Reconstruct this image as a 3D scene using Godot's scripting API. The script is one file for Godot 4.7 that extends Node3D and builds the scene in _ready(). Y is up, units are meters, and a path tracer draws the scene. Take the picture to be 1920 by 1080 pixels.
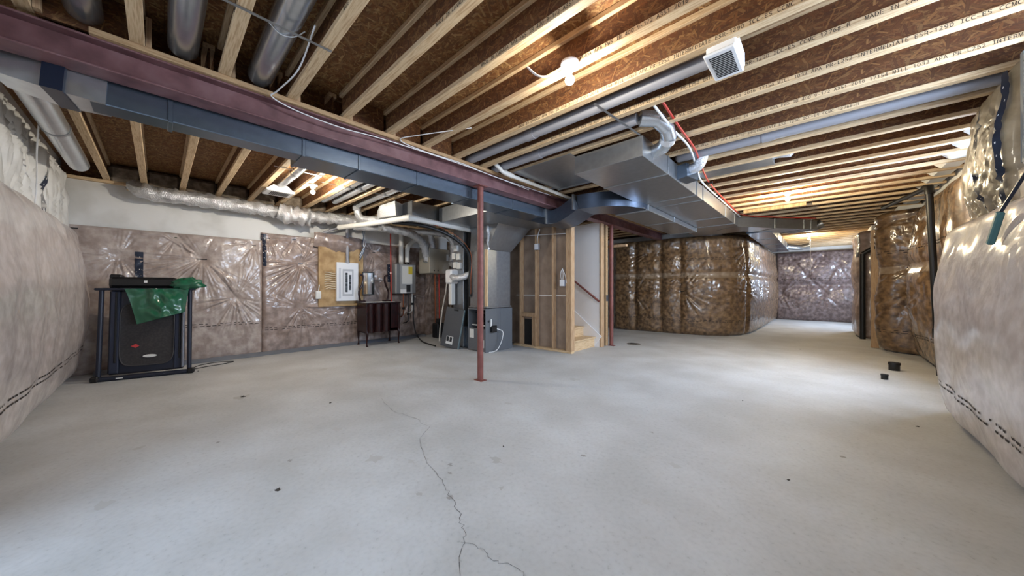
extends Node3D
# Unfinished basement. x: along the joists (minus = towards the panel wall), z: along the steel beam (minus = deep end), y up.

var M := {}
var rng := RandomNumberGenerator.new()
var fn := FastNoiseLite.new()
const JY := 2.65      # underside of the joists
const EYE := 1.15

# ---------------------------------------------------------------- mesh builder
class Bld:
	var v := PackedVector3Array()
	var n := PackedVector3Array()
	var t := PackedVector2Array()
	var i := PackedInt32Array()
	func quad(a: Vector3, b: Vector3, c: Vector3, d: Vector3) -> void:
		var nn := (c - a).cross(b - a).normalized()
		var k := v.size()
		v.append_array([a, b, c, d]); n.append_array([nn, nn, nn, nn])
		t.append_array([Vector2(0, 1), Vector2(0, 0), Vector2(1, 0), Vector2(1, 1)])
		i.append_array([k, k + 1, k + 2, k, k + 2, k + 3])
	func tri(a: Vector3, b: Vector3, c: Vector3) -> void:
		var nn := (c - a).cross(b - a).normalized()
		var k := v.size()
		v.append_array([a, b, c]); n.append_array([nn, nn, nn])
		t.append_array([Vector2(0, 1), Vector2(0, 0), Vector2(1, 0)])
		i.append_array([k, k + 1, k + 2])
	# chamfered box; x: its transform
	func box(size: Vector3, x := Transform3D(), c := 0.0) -> Bld:
		var h := size / 2.0
		c = minf(c, minf(h.x, minf(h.y, h.z)) * 0.9)
		var ax := [Vector3.RIGHT, Vector3.UP, Vector3.BACK]
		for a in 3:
			for s in [-1.0, 1.0]:
				var nn: Vector3 = ax[a] * s
				var p: Vector3 = ax[(a + 1) % 3]
				var r := p.cross(nn)
				var hn: float = h[a]
				var hp: float = h[(a + 1) % 3] - c
				var hr: float = h[(a + 2) % 3] - c
				quad(x * (nn * hn - r * hr - p * hp), x * (nn * hn - r * hr + p * hp), x * (nn * hn + r * hr + p * hp), x * (nn * hn + r * hr - p * hp))
		if c <= 0.0:
			return self
		for a in 3:
			var b := (a + 1) % 3
			var e := (a + 2) % 3
			for s in [-1.0, 1.0]:
				for q in [-1.0, 1.0]:
					var na: Vector3 = ax[a] * s
					var nb: Vector3 = ax[b] * q
					var le: Vector3 = ax[e] * (h[e] - c)
					var pa := na * h[a] + nb * (h[b] - c)
					var pb := na * (h[a] - c) + nb * h[b]
					out_quad(x, pa - le, pa + le, pb + le, pb - le, na + nb)
		for sx in [-1.0, 1.0]:
			for sy in [-1.0, 1.0]:
				for sz in [-1.0, 1.0]:
					var s := Vector3(sx, sy, sz)
					var q := h - Vector3(c, c, c)
					var a := Vector3(h.x, q.y, q.z) * s
					var b := Vector3(q.x, h.y, q.z) * s
					var d := Vector3(q.x, q.y, h.z) * s
					if (d - a).cross(b - a).dot(s) > 0.0:
						tri(x * a, x * b, x * d)
					else:
						tri(x * a, x * d, x * b)
		return self
	func out_quad(x: Transform3D, a: Vector3, b: Vector3, c: Vector3, d: Vector3, o: Vector3) -> void:
		if (c - a).cross(b - a).dot(o) > 0.0:
			quad(x * a, x * b, x * c, x * d)
		else:
			quad(x * a, x * d, x * c, x * b)
	# box between two corners
	func bx(a: Vector3, b: Vector3, c := 0.0) -> Bld:
		return box((b - a).abs(), Transform3D(Basis(), (a + b) / 2.0), c)
	# straight bar of rectangular section between two points
	func bar(a: Vector3, b: Vector3, w: float, h: float, up := Vector3.UP, c := 0.0) -> Bld:
		var z := (b - a).normalized()
		var r := up.cross(z)
		if r.length() < 0.01:
			r = Vector3.RIGHT.cross(z)
		r = r.normalized()
		return box(Vector3(w, h, (b - a).length()), Transform3D(Basis(r, z.cross(r), z), (a + b) / 2.0), c)
	# smooth surface patch: rows of columns of points, clockwise seen from outside as (row up, column right)
	func patch(rows: Array, loop := false) -> void:
		var k := v.size()
		var nu: int = rows[0].size()
		var f := PackedVector3Array()
		for r in rows:
			f.append_array(r)
		var nn := PackedVector3Array()
		nn.resize(f.size())
		var id := PackedInt32Array()
		var last := nu if loop else nu - 1
		for r in rows.size() - 1:
			for c in last:
				var a := r * nu + c
				var b := a + nu
				var d := r * nu + (c + 1) % nu
				var e := d + nu
				id.append_array([k + a, k + b, k + e, k + a, k + e, k + d])
				var g := (f[e] - f[a]).cross(f[b] - f[d])
				nn[a] += g; nn[b] += g; nn[d] += g; nn[e] += g
		for q in nn.size():
			nn[q] = nn[q].normalized()
			t.append(Vector2(float(q % nu) / nu, float(q / nu) / rows.size()))
		v.append_array(f); n.append_array(nn); i.append_array(id)
	# round tube along points; radius: number or array
	func tube(p: Array, radius, sides := 10, cap := true) -> Bld:
		var rows := []
		var up := Vector3.UP
		var t0: Vector3 = (p[1] - p[0]).normalized()
		if absf(t0.dot(up)) > 0.9:
			up = Vector3.RIGHT
		var u := (up - t0 * up.dot(t0)).normalized()
		for k in p.size():
			var tt: Vector3 = (p[mini(k + 1, p.size() - 1)] - p[maxi(k - 1, 0)]).normalized()
			u = (u - tt * u.dot(tt)).normalized()
			var w := tt.cross(u)
			var r: float = radius[k] if radius is Array else radius
			var ring := PackedVector3Array()
			for s in sides:
				var q := TAU * s / sides
				ring.append(p[k] + (u * cos(q) + w * sin(q)) * r)
			rows.append(ring)
		patch(rows, true)
		if cap:
			var a: PackedVector3Array = rows[0]
			var b: PackedVector3Array = rows[-1]
			for s in sides:
				tri(p[0], a[s], a[(s + 1) % sides])
				tri(p[-1], b[(s + 1) % sides], b[s])
		return self
	# lathe round the y axis of x: profile of (radius, height), from bottom to top on the outside
	func lathe(pr: Array, x := Transform3D(), sides := 20) -> Bld:
		var rows := []
		for q in pr:
			var ring := PackedVector3Array()
			for s in sides:
				var a := -TAU * s / sides
				ring.append(x * Vector3(q[0] * cos(a), q[1], q[0] * sin(a)))
			rows.append(ring)
		patch(rows, true)
		return self
	# rectangular duct swept along points: w across, h along «up» of each section
	func duct(p: Array, w, h, cap := true, ups = null) -> Bld:
		var sec := []
		for k in p.size():
			var tt: Vector3 = (p[mini(k + 1, p.size() - 1)] - p[maxi(k - 1, 0)]).normalized()
			var up: Vector3 = ups[k] if ups else Vector3.UP
			var r := tt.cross(up).normalized()
			up = r.cross(tt).normalized()
			var ww: float = w[k] if w is Array else w
			var hh: float = h[k] if h is Array else h
			sec.append([p[k] - r * ww / 2 - up * hh / 2, p[k] - r * ww / 2 + up * hh / 2, p[k] + r * ww / 2 + up * hh / 2, p[k] + r * ww / 2 - up * hh / 2])
		for side in 4:
			var rows := []
			for s in sec:
				rows.append(PackedVector3Array([s[(side + 1) % 4], s[side]]))
			patch(rows)
		if cap:
			quad(sec[0][0], sec[0][1], sec[0][2], sec[0][3])
			quad(sec[-1][3], sec[-1][2], sec[-1][1], sec[-1][0])
		return self
	func done() -> ArrayMesh:
		var a := []
		a.resize(Mesh.ARRAY_MAX)
		a[Mesh.ARRAY_VERTEX] = v; a[Mesh.ARRAY_NORMAL] = n; a[Mesh.ARRAY_TEX_UV] = t; a[Mesh.ARRAY_INDEX] = i
		var m := ArrayMesh.new()
		m.add_surface_from_arrays(Mesh.PRIMITIVE_TRIANGLES, a)
		return m

# ---------------------------------------------------------------- scene helpers
func V(x: float, y: float, z: float) -> Vector3:
	return Vector3(x, y, z)

func tag(o: Node3D, label: String, category: String, group := "") -> void:
	o.set_meta("label", label); o.set_meta("category", category)
	if group: o.set_meta("group", group)

func thing(called: String, label: String, category: String, at := Vector3.ZERO, group := "", turn := 0.0) -> Node3D:
	var o := Node3D.new()
	o.name = numbered(called); add_child(o)
	o.position = at; o.rotation.y = turn
	tag(o, label, category, group)
	return o

func structure(called: String) -> Node3D:
	var o := Node3D.new()
	o.name = called; add_child(o); o.set_meta("kind", "structure")
	return o

var names := {}
func numbered(called: String) -> String:
	names[called] = names.get(called, -1) + 1
	return called if names[called] == 0 else "%s_%03d" % [called, names[called]]

func put(b, called: String, m: Material, parent: Node, at := Vector3.ZERO) -> MeshInstance3D:
	var o := MeshInstance3D.new()
	o.mesh = b.done() if b is Bld else b
	o.name = called; o.material_override = m; o.position = at
	parent.add_child(o, true)
	return o

func smooth_path(p: Array, per := 6) -> Array:
	var out := []
	for k in p.size() - 1:
		var a: Vector3 = p[maxi(k - 1, 0)]
		var d: Vector3 = p[mini(k + 2, p.size() - 1)]
		for s in per:
			out.append(p[k].cubic_interpolate(p[k + 1], a, d, float(s) / per))
	out.append(p[-1])
	return out

# ---------------------------------------------------------------- materials
func plain(c: Color, rough := 0.7, metal := 0.0, more := {}) -> StandardMaterial3D:
	var m := StandardMaterial3D.new()
	m.albedo_color = c; m.roughness = rough; m.metallic = metal
	for k in more: m.set(k, more[k])
	return m

func noise_tex(freq: float, stops: Array, colors: Array, octaves := 4, kind := FastNoiseLite.TYPE_SIMPLEX_SMOOTH, size := 512, fractal := FastNoiseLite.FRACTAL_FBM, sd := 3) -> NoiseTexture2D:
	var f := FastNoiseLite.new()
	f.seed = sd; f.frequency = freq; f.noise_type = kind; f.fractal_octaves = octaves; f.fractal_type = fractal
	var g := Gradient.new()
	g.offsets = PackedFloat32Array(stops); g.colors = PackedColorArray(colors)
	var t := NoiseTexture2D.new()
	t.width = size; t.height = size; t.seamless = true; t.noise = f; t.color_ramp = g
	return t

func normal_tex(freq: float, strength: float, octaves := 3, fractal := FastNoiseLite.FRACTAL_FBM, size := 512) -> NoiseTexture2D:
	var f := FastNoiseLite.new()
	f.seed = 11; f.frequency = freq; f.fractal_octaves = octaves; f.fractal_type = fractal
	var t := NoiseTexture2D.new()
	t.width = size; t.height = size; t.seamless = true; t.noise = f; t.as_normal_map = true; t.bump_strength = strength
	return t

func tri(m: StandardMaterial3D, scale: Vector3, albedo: Texture2D = null, normal: Texture2D = null, nscale := 1.0) -> StandardMaterial3D:
	m.uv1_triplanar = true; m.uv1_world_triplanar = true; m.uv1_scale = scale
	if albedo: m.albedo_texture = albedo
	if normal:
		m.normal_enabled = true; m.normal_texture = normal; m.normal_scale = nscale
	return m

func rgb(r: int, g: int, b: int) -> Color:
	return Color(r / 255.0, g / 255.0, b / 255.0)

func osb_image() -> ImageTexture:
	var n := 1024
	var d := PackedByteArray()
	d.resize(n * n * 3)
	for k in n * n:
		d[k * 3] = 118; d[k * 3 + 1] = 74; d[k * 3 + 2] = 38
	var tones := [Vector3(156, 118, 72), Vector3(138, 97, 56), Vector3(128, 87, 50), Vector3(170, 134, 88), Vector3(115, 77, 45), Vector3(146, 107, 66), Vector3(136, 93, 54)]
	for k in 3600:
		var a := rng.randfn(0.0, 0.8) if k % 3 else rng.randf() * PI
		var l := rng.randi_range(26, 92)
		var w := rng.randi_range(5, 15)
		var tone: Vector3 = tones[rng.randi() % tones.size()] * rng.randf_range(0.88, 1.1)
		var cx := rng.randi() % n
		var cy := rng.randi() % n
		var ca := cos(a)
		var sa := sin(a)
		for q in w:
			var edge := 0.8 if q == 0 or q == w - 1 else 1.0
			for p in l:
				var x := posmod(int(cx + ca * p - sa * q), n)
				var y := posmod(int(cy + sa * p + ca * q), n)
				var at := (y * n + x) * 3
				var e := edge * (0.97 + 0.06 * ((p * 7 + q * 13) % 5) / 4.0)
				d[at] = int(minf(255, tone.x * e)); d[at + 1] = int(minf(255, tone.y * e)); d[at + 2] = int(minf(255, tone.z * e))
	return ImageTexture.create_from_image(Image.create_from_data(n, n, false, Image.FORMAT_RGB8, d))

func film(c0: Color, c1: Color, c2: Color, freq := 0.012, rough := 0.5, coat := 0.9, sd := 5, nrm := 0.22) -> StandardMaterial3D:
	var m := plain(Color.WHITE, rough, 0.0, {"clearcoat_enabled": true, "clearcoat": coat, "clearcoat_roughness": 0.16, "cull_mode": BaseMaterial3D.CULL_DISABLED})
	return tri(m, V(0.8, 0.8, 0.8), noise_tex(freq, [0.2, 0.5, 0.8], [c0, c1, c2], 5, FastNoiseLite.TYPE_SIMPLEX_SMOOTH, 512, FastNoiseLite.FRACTAL_FBM, sd), M.crinkle, nrm)

func materials() -> void:
	M.crinkle = normal_tex(0.02, 5.0, 3, FastNoiseLite.FRACTAL_RIDGED)
	var spangle := noise_tex(0.03, [0.0, 1.0], [Color(0.92, 0.92, 0.92), Color.WHITE], 2, FastNoiseLite.TYPE_CELLULAR, 256)
	M.concrete = tri(plain(Color.WHITE, 0.62), V(0.16, 0.16, 0.16), noise_tex(0.006, [0.2, 0.5, 0.8], [rgb(184, 185, 184), rgb(193, 194, 194), rgb(201, 203, 204)], 6, FastNoiseLite.TYPE_SIMPLEX_SMOOTH, 1024), normal_tex(0.05, 1.0, 5), 0.35)
	M.concrete.detail_enabled = true
	M.concrete.detail_blend_mode = BaseMaterial3D.BLEND_MODE_MUL
	M.concrete.detail_uv_layer = BaseMaterial3D.DETAIL_UV_2
	M.concrete.uv2_triplanar = true; M.concrete.uv2_world_triplanar = true; M.concrete.uv2_scale = V(0.9, 0.9, 0.9)
	M.concrete.detail_albedo = noise_tex(0.03, [0.1, 0.22, 0.5, 1.0], [rgb(224, 224, 223), rgb(244, 244, 244), rgb(250, 250, 250), Color.WHITE], 6, FastNoiseLite.TYPE_SIMPLEX_SMOOTH, 1024)
	M.white_wall = tri(plain(Color.WHITE, 0.8), V(0.3, 0.3, 0.3), noise_tex(0.01, [0.2, 0.6], [rgb(205, 203, 198), rgb(222, 221, 218)], 4))
	M.drywall = plain(rgb(243, 240, 238), 0.8)
	M.drywall_back = tri(plain(Color.WHITE, 0.9), V(0.5, 0.5, 0.5), noise_tex(0.01, [0.2, 0.8], [rgb(128, 110, 96), rgb(150, 132, 116)], 4))
	M.osb = tri(plain(Color.WHITE, 0.75), V(0.85, 0.85, 0.85), osb_image())
	M.osb_web = tri(plain(rgb(205, 190, 180), 0.75), V(0.85, 0.85, 0.85), M.osb.albedo_texture)
	var grain := noise_tex(0.02, [0.2, 0.45, 0.6, 0.85], [rgb(184, 152, 114), rgb(208, 180, 142), rgb(215, 190, 153), rgb(196, 166, 126)], 4)
	M.pine = tri(plain(Color.WHITE, 0.65), V(0.35, 5, 5), grain)          # grain along x
	M.pine_z = tri(plain(Color.WHITE, 0.65), V(5, 5, 0.35), grain)
	M.pine_y = tri(plain(Color.WHITE, 0.65), V(5, 0.35, 5), grain)
	M.plate = tri(plain(rgb(215, 205, 195), 0.7), V(5, 5, 0.35), grain)
	M.stud = tri(plain(rgb(222, 212, 208), 0.7), V(5, 0.35, 5), grain)
	M.red_steel = tri(plain(Color.WHITE, 0.5), V(0.7, 0.7, 0.7), noise_tex(0.012, [0.2, 0.5, 0.8], [rgb(98, 66, 68), rgb(117, 80, 82), rgb(128, 94, 96)], 5))
	M.rust_post = tri(plain(Color.WHITE, 0.55), V(1, 1, 1), noise_tex(0.012, [0.2, 0.8], [rgb(112, 62, 55), rgb(132, 78, 70)], 5))
	M.galv = tri(plain(rgb(168, 171, 174), 0.32, 0.85), V(2, 2, 2), spangle, normal_tex(0.004, 2.0, 1), 0.12)
	M.galv_blue = tri(plain(rgb(124, 138, 154), 0.27, 0.85), V(2, 2, 2), spangle, M.galv.normal_texture, 0.12)
	M.round = tri(plain(rgb(206, 211, 216), 0.26, 0.85), V(2, 2, 2), spangle, M.galv.normal_texture, 0.1)
	M.galv_dark = tri(plain(rgb(96, 106, 122), 0.34, 0.9), V(2, 2, 2), spangle, M.galv.normal_texture, 0.12)
	M.foil = tri(plain(rgb(226, 227, 229), 0.25, 0.62, {"cull_mode": BaseMaterial3D.CULL_DISABLED}), V(2.2, 2.2, 2.2), null, normal_tex(0.03, 9.0, 3, FastNoiseLite.FRACTAL_RIDGED), 1.0)
	M.pvc_grey = plain(rgb(150, 150, 156), 0.45)
	M.pvc = plain(rgb(222, 220, 214), 0.4)
	M.white = plain(rgb(232, 232, 232), 0.5)
	M.jamb = plain(rgb(150, 158, 164), 0.6)
	M.panel_white = plain(rgb(224, 226, 230), 0.45)
	M.black = plain(rgb(16, 16, 18), 0.45)
	M.dark = plain(rgb(26, 24, 24), 0.8)
	M.navy_tape = plain(rgb(24, 34, 54), 0.35)
	M.cable = plain(rgb(222, 222, 222), 0.5)
	M.red_pipe = plain(rgb(178, 46, 30), 0.4)
	M.copper = plain(rgb(150, 86, 56), 0.35, 0.8)
	M.print = plain(rgb(44, 34, 30), 0.8)
	M.text = plain(rgb(40, 30, 24), 0.8)
	M.bulb = plain(rgb(255, 246, 226), 0.4, 0.0, {"emission_enabled": true, "emission": rgb(255, 244, 220), "emission_energy_multiplier": 6.0})
	M.glass = plain(Color(0.9, 0.96, 1.0, 0.12), 0.05, 0.0, {"transparency": BaseMaterial3D.TRANSPARENCY_ALPHA})
	M.furnace = plain(rgb(96, 99, 103), 0.5, 0.0)
	M.furnace_dark = plain(rgb(36, 37, 40), 0.5, 0.1)
	M.heater = plain(rgb(150, 152, 154), 0.35, 0.5)
	M.beige = plain(rgb(158, 152, 140), 0.6)
	M.label = plain(rgb(220, 220, 216), 0.6)
	M.yellow = plain(rgb(206, 184, 60), 0.6)
	M.plywood = tri(plain(Color.WHITE, 0.7), V(3, 0.6, 0.6), noise_tex(0.012, [0.2, 0.5, 0.8], [rgb(150, 120, 80), rgb(172, 142, 100), rgb(186, 158, 116)], 4))
	M.mahogany = tri(plain(Color.WHITE, 0.35, 0.0, {"metallic_specular": 0.3, "clearcoat_enabled": true, "clearcoat": 0.35, "clearcoat_roughness": 0.1}), V(3, 0.5, 3), noise_tex(0.02, [0.2, 0.8], [rgb(24, 8, 8), rgb(46, 15, 14)], 4))
	M.mirror = plain(rgb(235, 238, 238), 0.04, 1.0)
	M.frame_blue = plain(rgb(40, 44, 58), 0.4, 0.3)
	M.deck = tri(plain(Color.WHITE, 0.65), V(2, 2, 2), noise_tex(0.03, [0.2, 0.8], [rgb(40, 38, 40), rgb(58, 54, 54)], 4))
	M.bag = plain(rgb(24, 92, 64), 0.28, 0.0, {"clearcoat_enabled": true, "clearcoat": 0.6, "clearcoat_roughness": 0.1, "cull_mode": BaseMaterial3D.CULL_DISABLED})
	M.white_film = film(rgb(206, 204, 199), rgb(219, 217, 212), rgb(228, 227, 223), 0.008, 0.5, 0.6, 5, 0.08)
	M.pale_batt = film(rgb(146, 130, 122), rgb(166, 151, 143), rgb(184, 171, 163), 0.014, 0.5, 0.8)
	M.grey_batt = film(rgb(184, 173, 168), rgb(198, 188, 184), rgb(210, 202, 199), 0.02, 0.5, 0.7, 8)
	M.mid_batt = film(rgb(124, 106, 97), rgb(148, 129, 120), rgb(168, 151, 142), 0.014, 0.5, 0.9, 9)
	M.brown_batt = film(rgb(72, 52, 34), rgb(112, 86, 58), rgb(144, 114, 80), 0.02, 0.5, 0.9, 12)
	M.far_batt = film(rgb(80, 66, 64), rgb(106, 90, 88), rgb(128, 112, 112), 0.018, 0.5, 0.9, 14)
	M.tan_batt = film(rgb(142, 126, 100), rgb(166, 150, 122), rgb(184, 168, 142), 0.014, 0.5, 0.9, 21)
	M.rim_batt = tri(plain(Color.WHITE, 0.8), V(1, 1, 1), noise_tex(0.02, [0.2, 0.8], [rgb(110, 96, 80), rgb(150, 138, 122)], 4))
	M.red_sticker = plain(rgb(196, 60, 60), 0.5)
	M.teal = plain(rgb(70, 112, 116), 0.5)

# ---------------------------------------------------------------- insulation blankets
# path: corners in plan (x, z), left to right as seen from the room; prof(f, y) = bulge in metres; stap: [[s, y, size], ...]
func blanket(called: String, label: String, path: Array, y0: float, y1: float, prof: Callable, stap: Array, m: Material, step: float, group: String, opt := {}) -> Dictionary:
	var pts := []
	var acc := [0.0]
	for q in path:
		pts.append(Vector2(q[0], q[1]))
	for k in pts.size() - 1:
		acc.append(acc[k] + pts[k].distance_to(pts[k + 1]))
	var B := {"pts": pts, "acc": acc, "len": acc[-1], "y0": y0, "y1": y1, "prof": prof, "stap": stap, "amp": opt.get("amp", 0.012), "sag": opt.get("sag", 0.004), "vfold": opt.get("vfold", 0.0), "seed": opt.get("seed", 1.0), "round": opt.get("round", 0.12)}
	var nu := int(B.len / step) + 1
	var nv := int((y1 - y0) / step) + 1
	var rows := []
	for j in nv + 1:
		var row := PackedVector3Array()
		row.resize(nu + 1)
		var y := y0 + (y1 - y0) * j / nv
		for k in nu + 1:
			row[k] = on_blanket(B, B.len * k / nu, y, 0.0)
		rows.append(row)
	var b := Bld.new()
	b.patch(rows)
	B.node = thing(called, label, "insulation", Vector3.ZERO, group)
	put(b, "plastic_film", m, B.node)
	for s in stap:
		if s.size() > 3:
			var st := Bld.new()
			strip(B, st, s[0] - s[3] / 2.0, s[0] + s[3] / 2.0, s[1] - 0.008, s[1] + 0.008, 0.006)
			put(st, "staple_tape", M.black, B.node)
	return B

func on_blanket(B: Dictionary, s: float, y: float, lift: float) -> Vector3:
	var acc: Array = B.acc
	var k := 0
	while k < acc.size() - 2 and s > acc[k + 1]:
		k += 1
	var f: float = (s - acc[k]) / (acc[k + 1] - acc[k])
	var p: Vector2 = B.pts[k].lerp(B.pts[k + 1], f)
	var t: Vector2 = (B.pts[k + 1] - B.pts[k]).normalized()
	if f > 0.5 and k < acc.size() - 2:
		t = t.lerp((B.pts[k + 2] - B.pts[k + 1]).normalized(), f - 0.5).normalized()
	elif f < 0.5 and k > 0:
		t = t.lerp((B.pts[k] - B.pts[k - 1]).normalized(), 0.5 - f).normalized()
	var nn := Vector3(-t.y, 0, t.x)
	var h: float = B.prof.call(s, y)
	var amp: float = B.amp
	var sd: float = B.seed
	var w := 0.0
	for q in B.stap:
		var dx: float = s - q[0]
		var dy: float = y - q[1]
		var r2 := dx * dx + dy * dy
		var R: float = q[2]
		if r2 < R * R * 6.0:
			var r := sqrt(r2) + 1e-5
			var c := dx / r
			var e := dy / r
			var rid := 1.0 - 3.0 * absf(fn.get_noise_3d(c * 3.4 + r * 0.35, e * 3.4, q[0] * 3.7 + q[1] * 1.9 + sd))
			rid += 0.8 - 2.4 * absf(fn.get_noise_3d(c * 8.0, e * 8.0 + r * 0.6, q[0] * 5.1 + sd))
			var mask := clampf(0.45 + 1.1 * fn.get_noise_3d(c * 0.9, e * 0.9, q[0] * 2.3 + q[1] + sd * 2.0) - 0.25 * e, 0.05, 1.2)
			w += amp * mask * rid * minf(r / 0.16, 1.0) * exp(-r * r / (R * R * 1.1))
			h -= 0.035 * exp(-r2 / (0.11 * 0.11)) * (R / 0.4)
	w += B.sag * (1.0 - 2.0 * absf(fn.get_noise_2d(s * 7.0 + sd * 3.0, y * 2.2)))
	w += 0.012 * fn.get_noise_2d(s * 1.6, y * 1.6 + sd)
	if B.vfold > 0.0:
		w += B.vfold * (1.0 - 2.2 * absf(fn.get_noise_2d(s * 4.2 + fn.get_noise_2d(s, y * 1.3) * 0.5, y * 0.45 + 9.0)))
	var ed: float = minf(minf(s, B.len - s), minf(y - B.y0 + 0.02, B.y1 - y + 0.01))
	var ro: float = B.round
	var cl := clampf(ed / ro, 0.0, 1.0)
	cl = sqrt(1.0 - (1.0 - cl) * (1.0 - cl))
	h = h * cl + w * minf(1.0, ed / 0.05 + 0.1) + lift
	return Vector3(p.x, y, p.y) + nn * h

func strip(B: Dictionary, b: Bld, s0: float, s1: float, ya: float, yb: float, lift := 0.004) -> void:
	var nu := maxi(1, int((s1 - s0) / 0.02))
	var nv := maxi(1, int((yb - ya) / 0.025))
	var rows := []
	for j in nv + 1:
		var row := PackedVector3Array()
		for k in nu + 1:
			row.append(on_blanket(B, lerpf(s0, s1, float(k) / nu), lerpf(ya, yb, float(j) / nv), lift))
		rows.append(row)
	b.patch(rows)

func print_line(B: Dictionary, y: float, s0: float, s1: float, hgt := 0.022, slope := 0.0) -> void:
	var b := Bld.new()
	for row in 2:
		var s := s0
		while s < s1:
			var l := rng.randf_range(0.02, 0.07)
			var yy := y + row * hgt * 1.7 + slope * (s - s0)
			if rng.randf() < 0.86:
				strip(B, b, s, minf(s + l, s1), yy, yy + hgt * 0.55, 0.003)
			s += l + rng.randf_range(0.012, 0.04)
	put(b, "printed_line", M.print, B.node).set_meta("kind", "stuff")

func tape(B: Dictionary, s0: float, s1: float, ya: float, yb: float, lift := 0.006) -> void:
	var b := Bld.new()
	strip(B, b, s0, s1, ya, yb, lift)
	var o := put(b, "tape_strip", M.navy_tape, B.node)
	var d := Bld.new()
	var k := 0
	var yy := ya + 0.05
	while yy < yb - 0.04:
		strip(B, d, lerpf(s0, s1, 0.3 + 0.2 * (k % 2)), lerpf(s0, s1, 0.42 + 0.2 * (k % 2)), yy, yy + 0.014, lift + 0.001)
		yy += 0.09
		k += 1
	if k:
		put(d, "tape_print", M.label, o).set_meta("kind", "stuff")

# ---------------------------------------------------------------- ready
func _ready() -> void:
	rng.seed = 77
	fn.seed = 4; fn.frequency = 1.0; fn.noise_type = FastNoiseLite.TYPE_SIMPLEX; fn.fractal_type = FastNoiseLite.FRACTAL_NONE
	var cam := Camera3D.new()
	cam.name = "camera"; add_child(cam)
	cam.position = V(0, EYE, 0)
	cam.rotation = V(deg_to_rad(0.14), deg_to_rad(43.18), 0)
	cam.fov = 82.087; cam.near = 0.05; cam.far = 100.0
	var we := WorldEnvironment.new()
	we.name = "environment"
	var e := Environment.new()
	e.background_mode = Environment.BG_SKY
	e.sky = Sky.new()
	var sm := ProceduralSkyMaterial.new()
	sm.sky_top_color = rgb(196, 214, 232); sm.sky_horizon_color = rgb(214, 226, 236)
	sm.ground_bottom_color = rgb(150, 150, 150); sm.ground_horizon_color = rgb(200, 208, 214)
	sm.sun_angle_max = 0.0
	e.sky.sky_material = sm
	e.background_energy_multiplier = 0.8
	e.tonemap_mode = Environment.TONE_MAPPER_LINEAR
	e.tonemap_exposure = 1.28
	e.sdfgi_enabled = true; e.ssao_enabled = true; e.ssil_enabled = true
	we.environment = e
	add_child(we)
	# daylight through the windows: each light is as large as its pane and faces into the room
	window_light(V(1.22, 2.32, -2.8), V(-1, -0.3, 0.0), Vector2(1.7, 0.62), 12.5)
	window_light(V(1.5, 1.95, -5.75), V(-1, -0.2, 0.1), Vector2(1.0, 0.9), 23.0)
	window_light(V(1.25, 1.75, -14.4), V(-1, -0.05, 0.1), Vector2(1.6, 0.8), 8.0)
	window_light(V(-1.5, 1.7, 2.4), V(0.1, -0.12, -1), Vector2(3.6, 2.8), 1.75)   # glass door behind the camera

	materials()
	shell()
	ceiling()
	beam_and_posts()
	insulation()
	ducts()
	stair_and_studs()
	plant_room()
	treadmill()
	vanity()
	lamps()
	pipes_and_cables()
	small_things()

func window_light(at: Vector3, towards: Vector3, size: Vector2, energy: float) -> void:
	var l := AreaLight3D.new()
	l.name = "window_daylight"
	l.area_size = size; l.area_normalize_energy = false
	l.light_energy = energy; l.light_color = rgb(208, 228, 255)
	l.shadow_enabled = true
	l.area_range = 30.0
	l.position = at
	add_child(l, true)
	l.look_at_from_position(at, at + towards, Vector3.UP)

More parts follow.
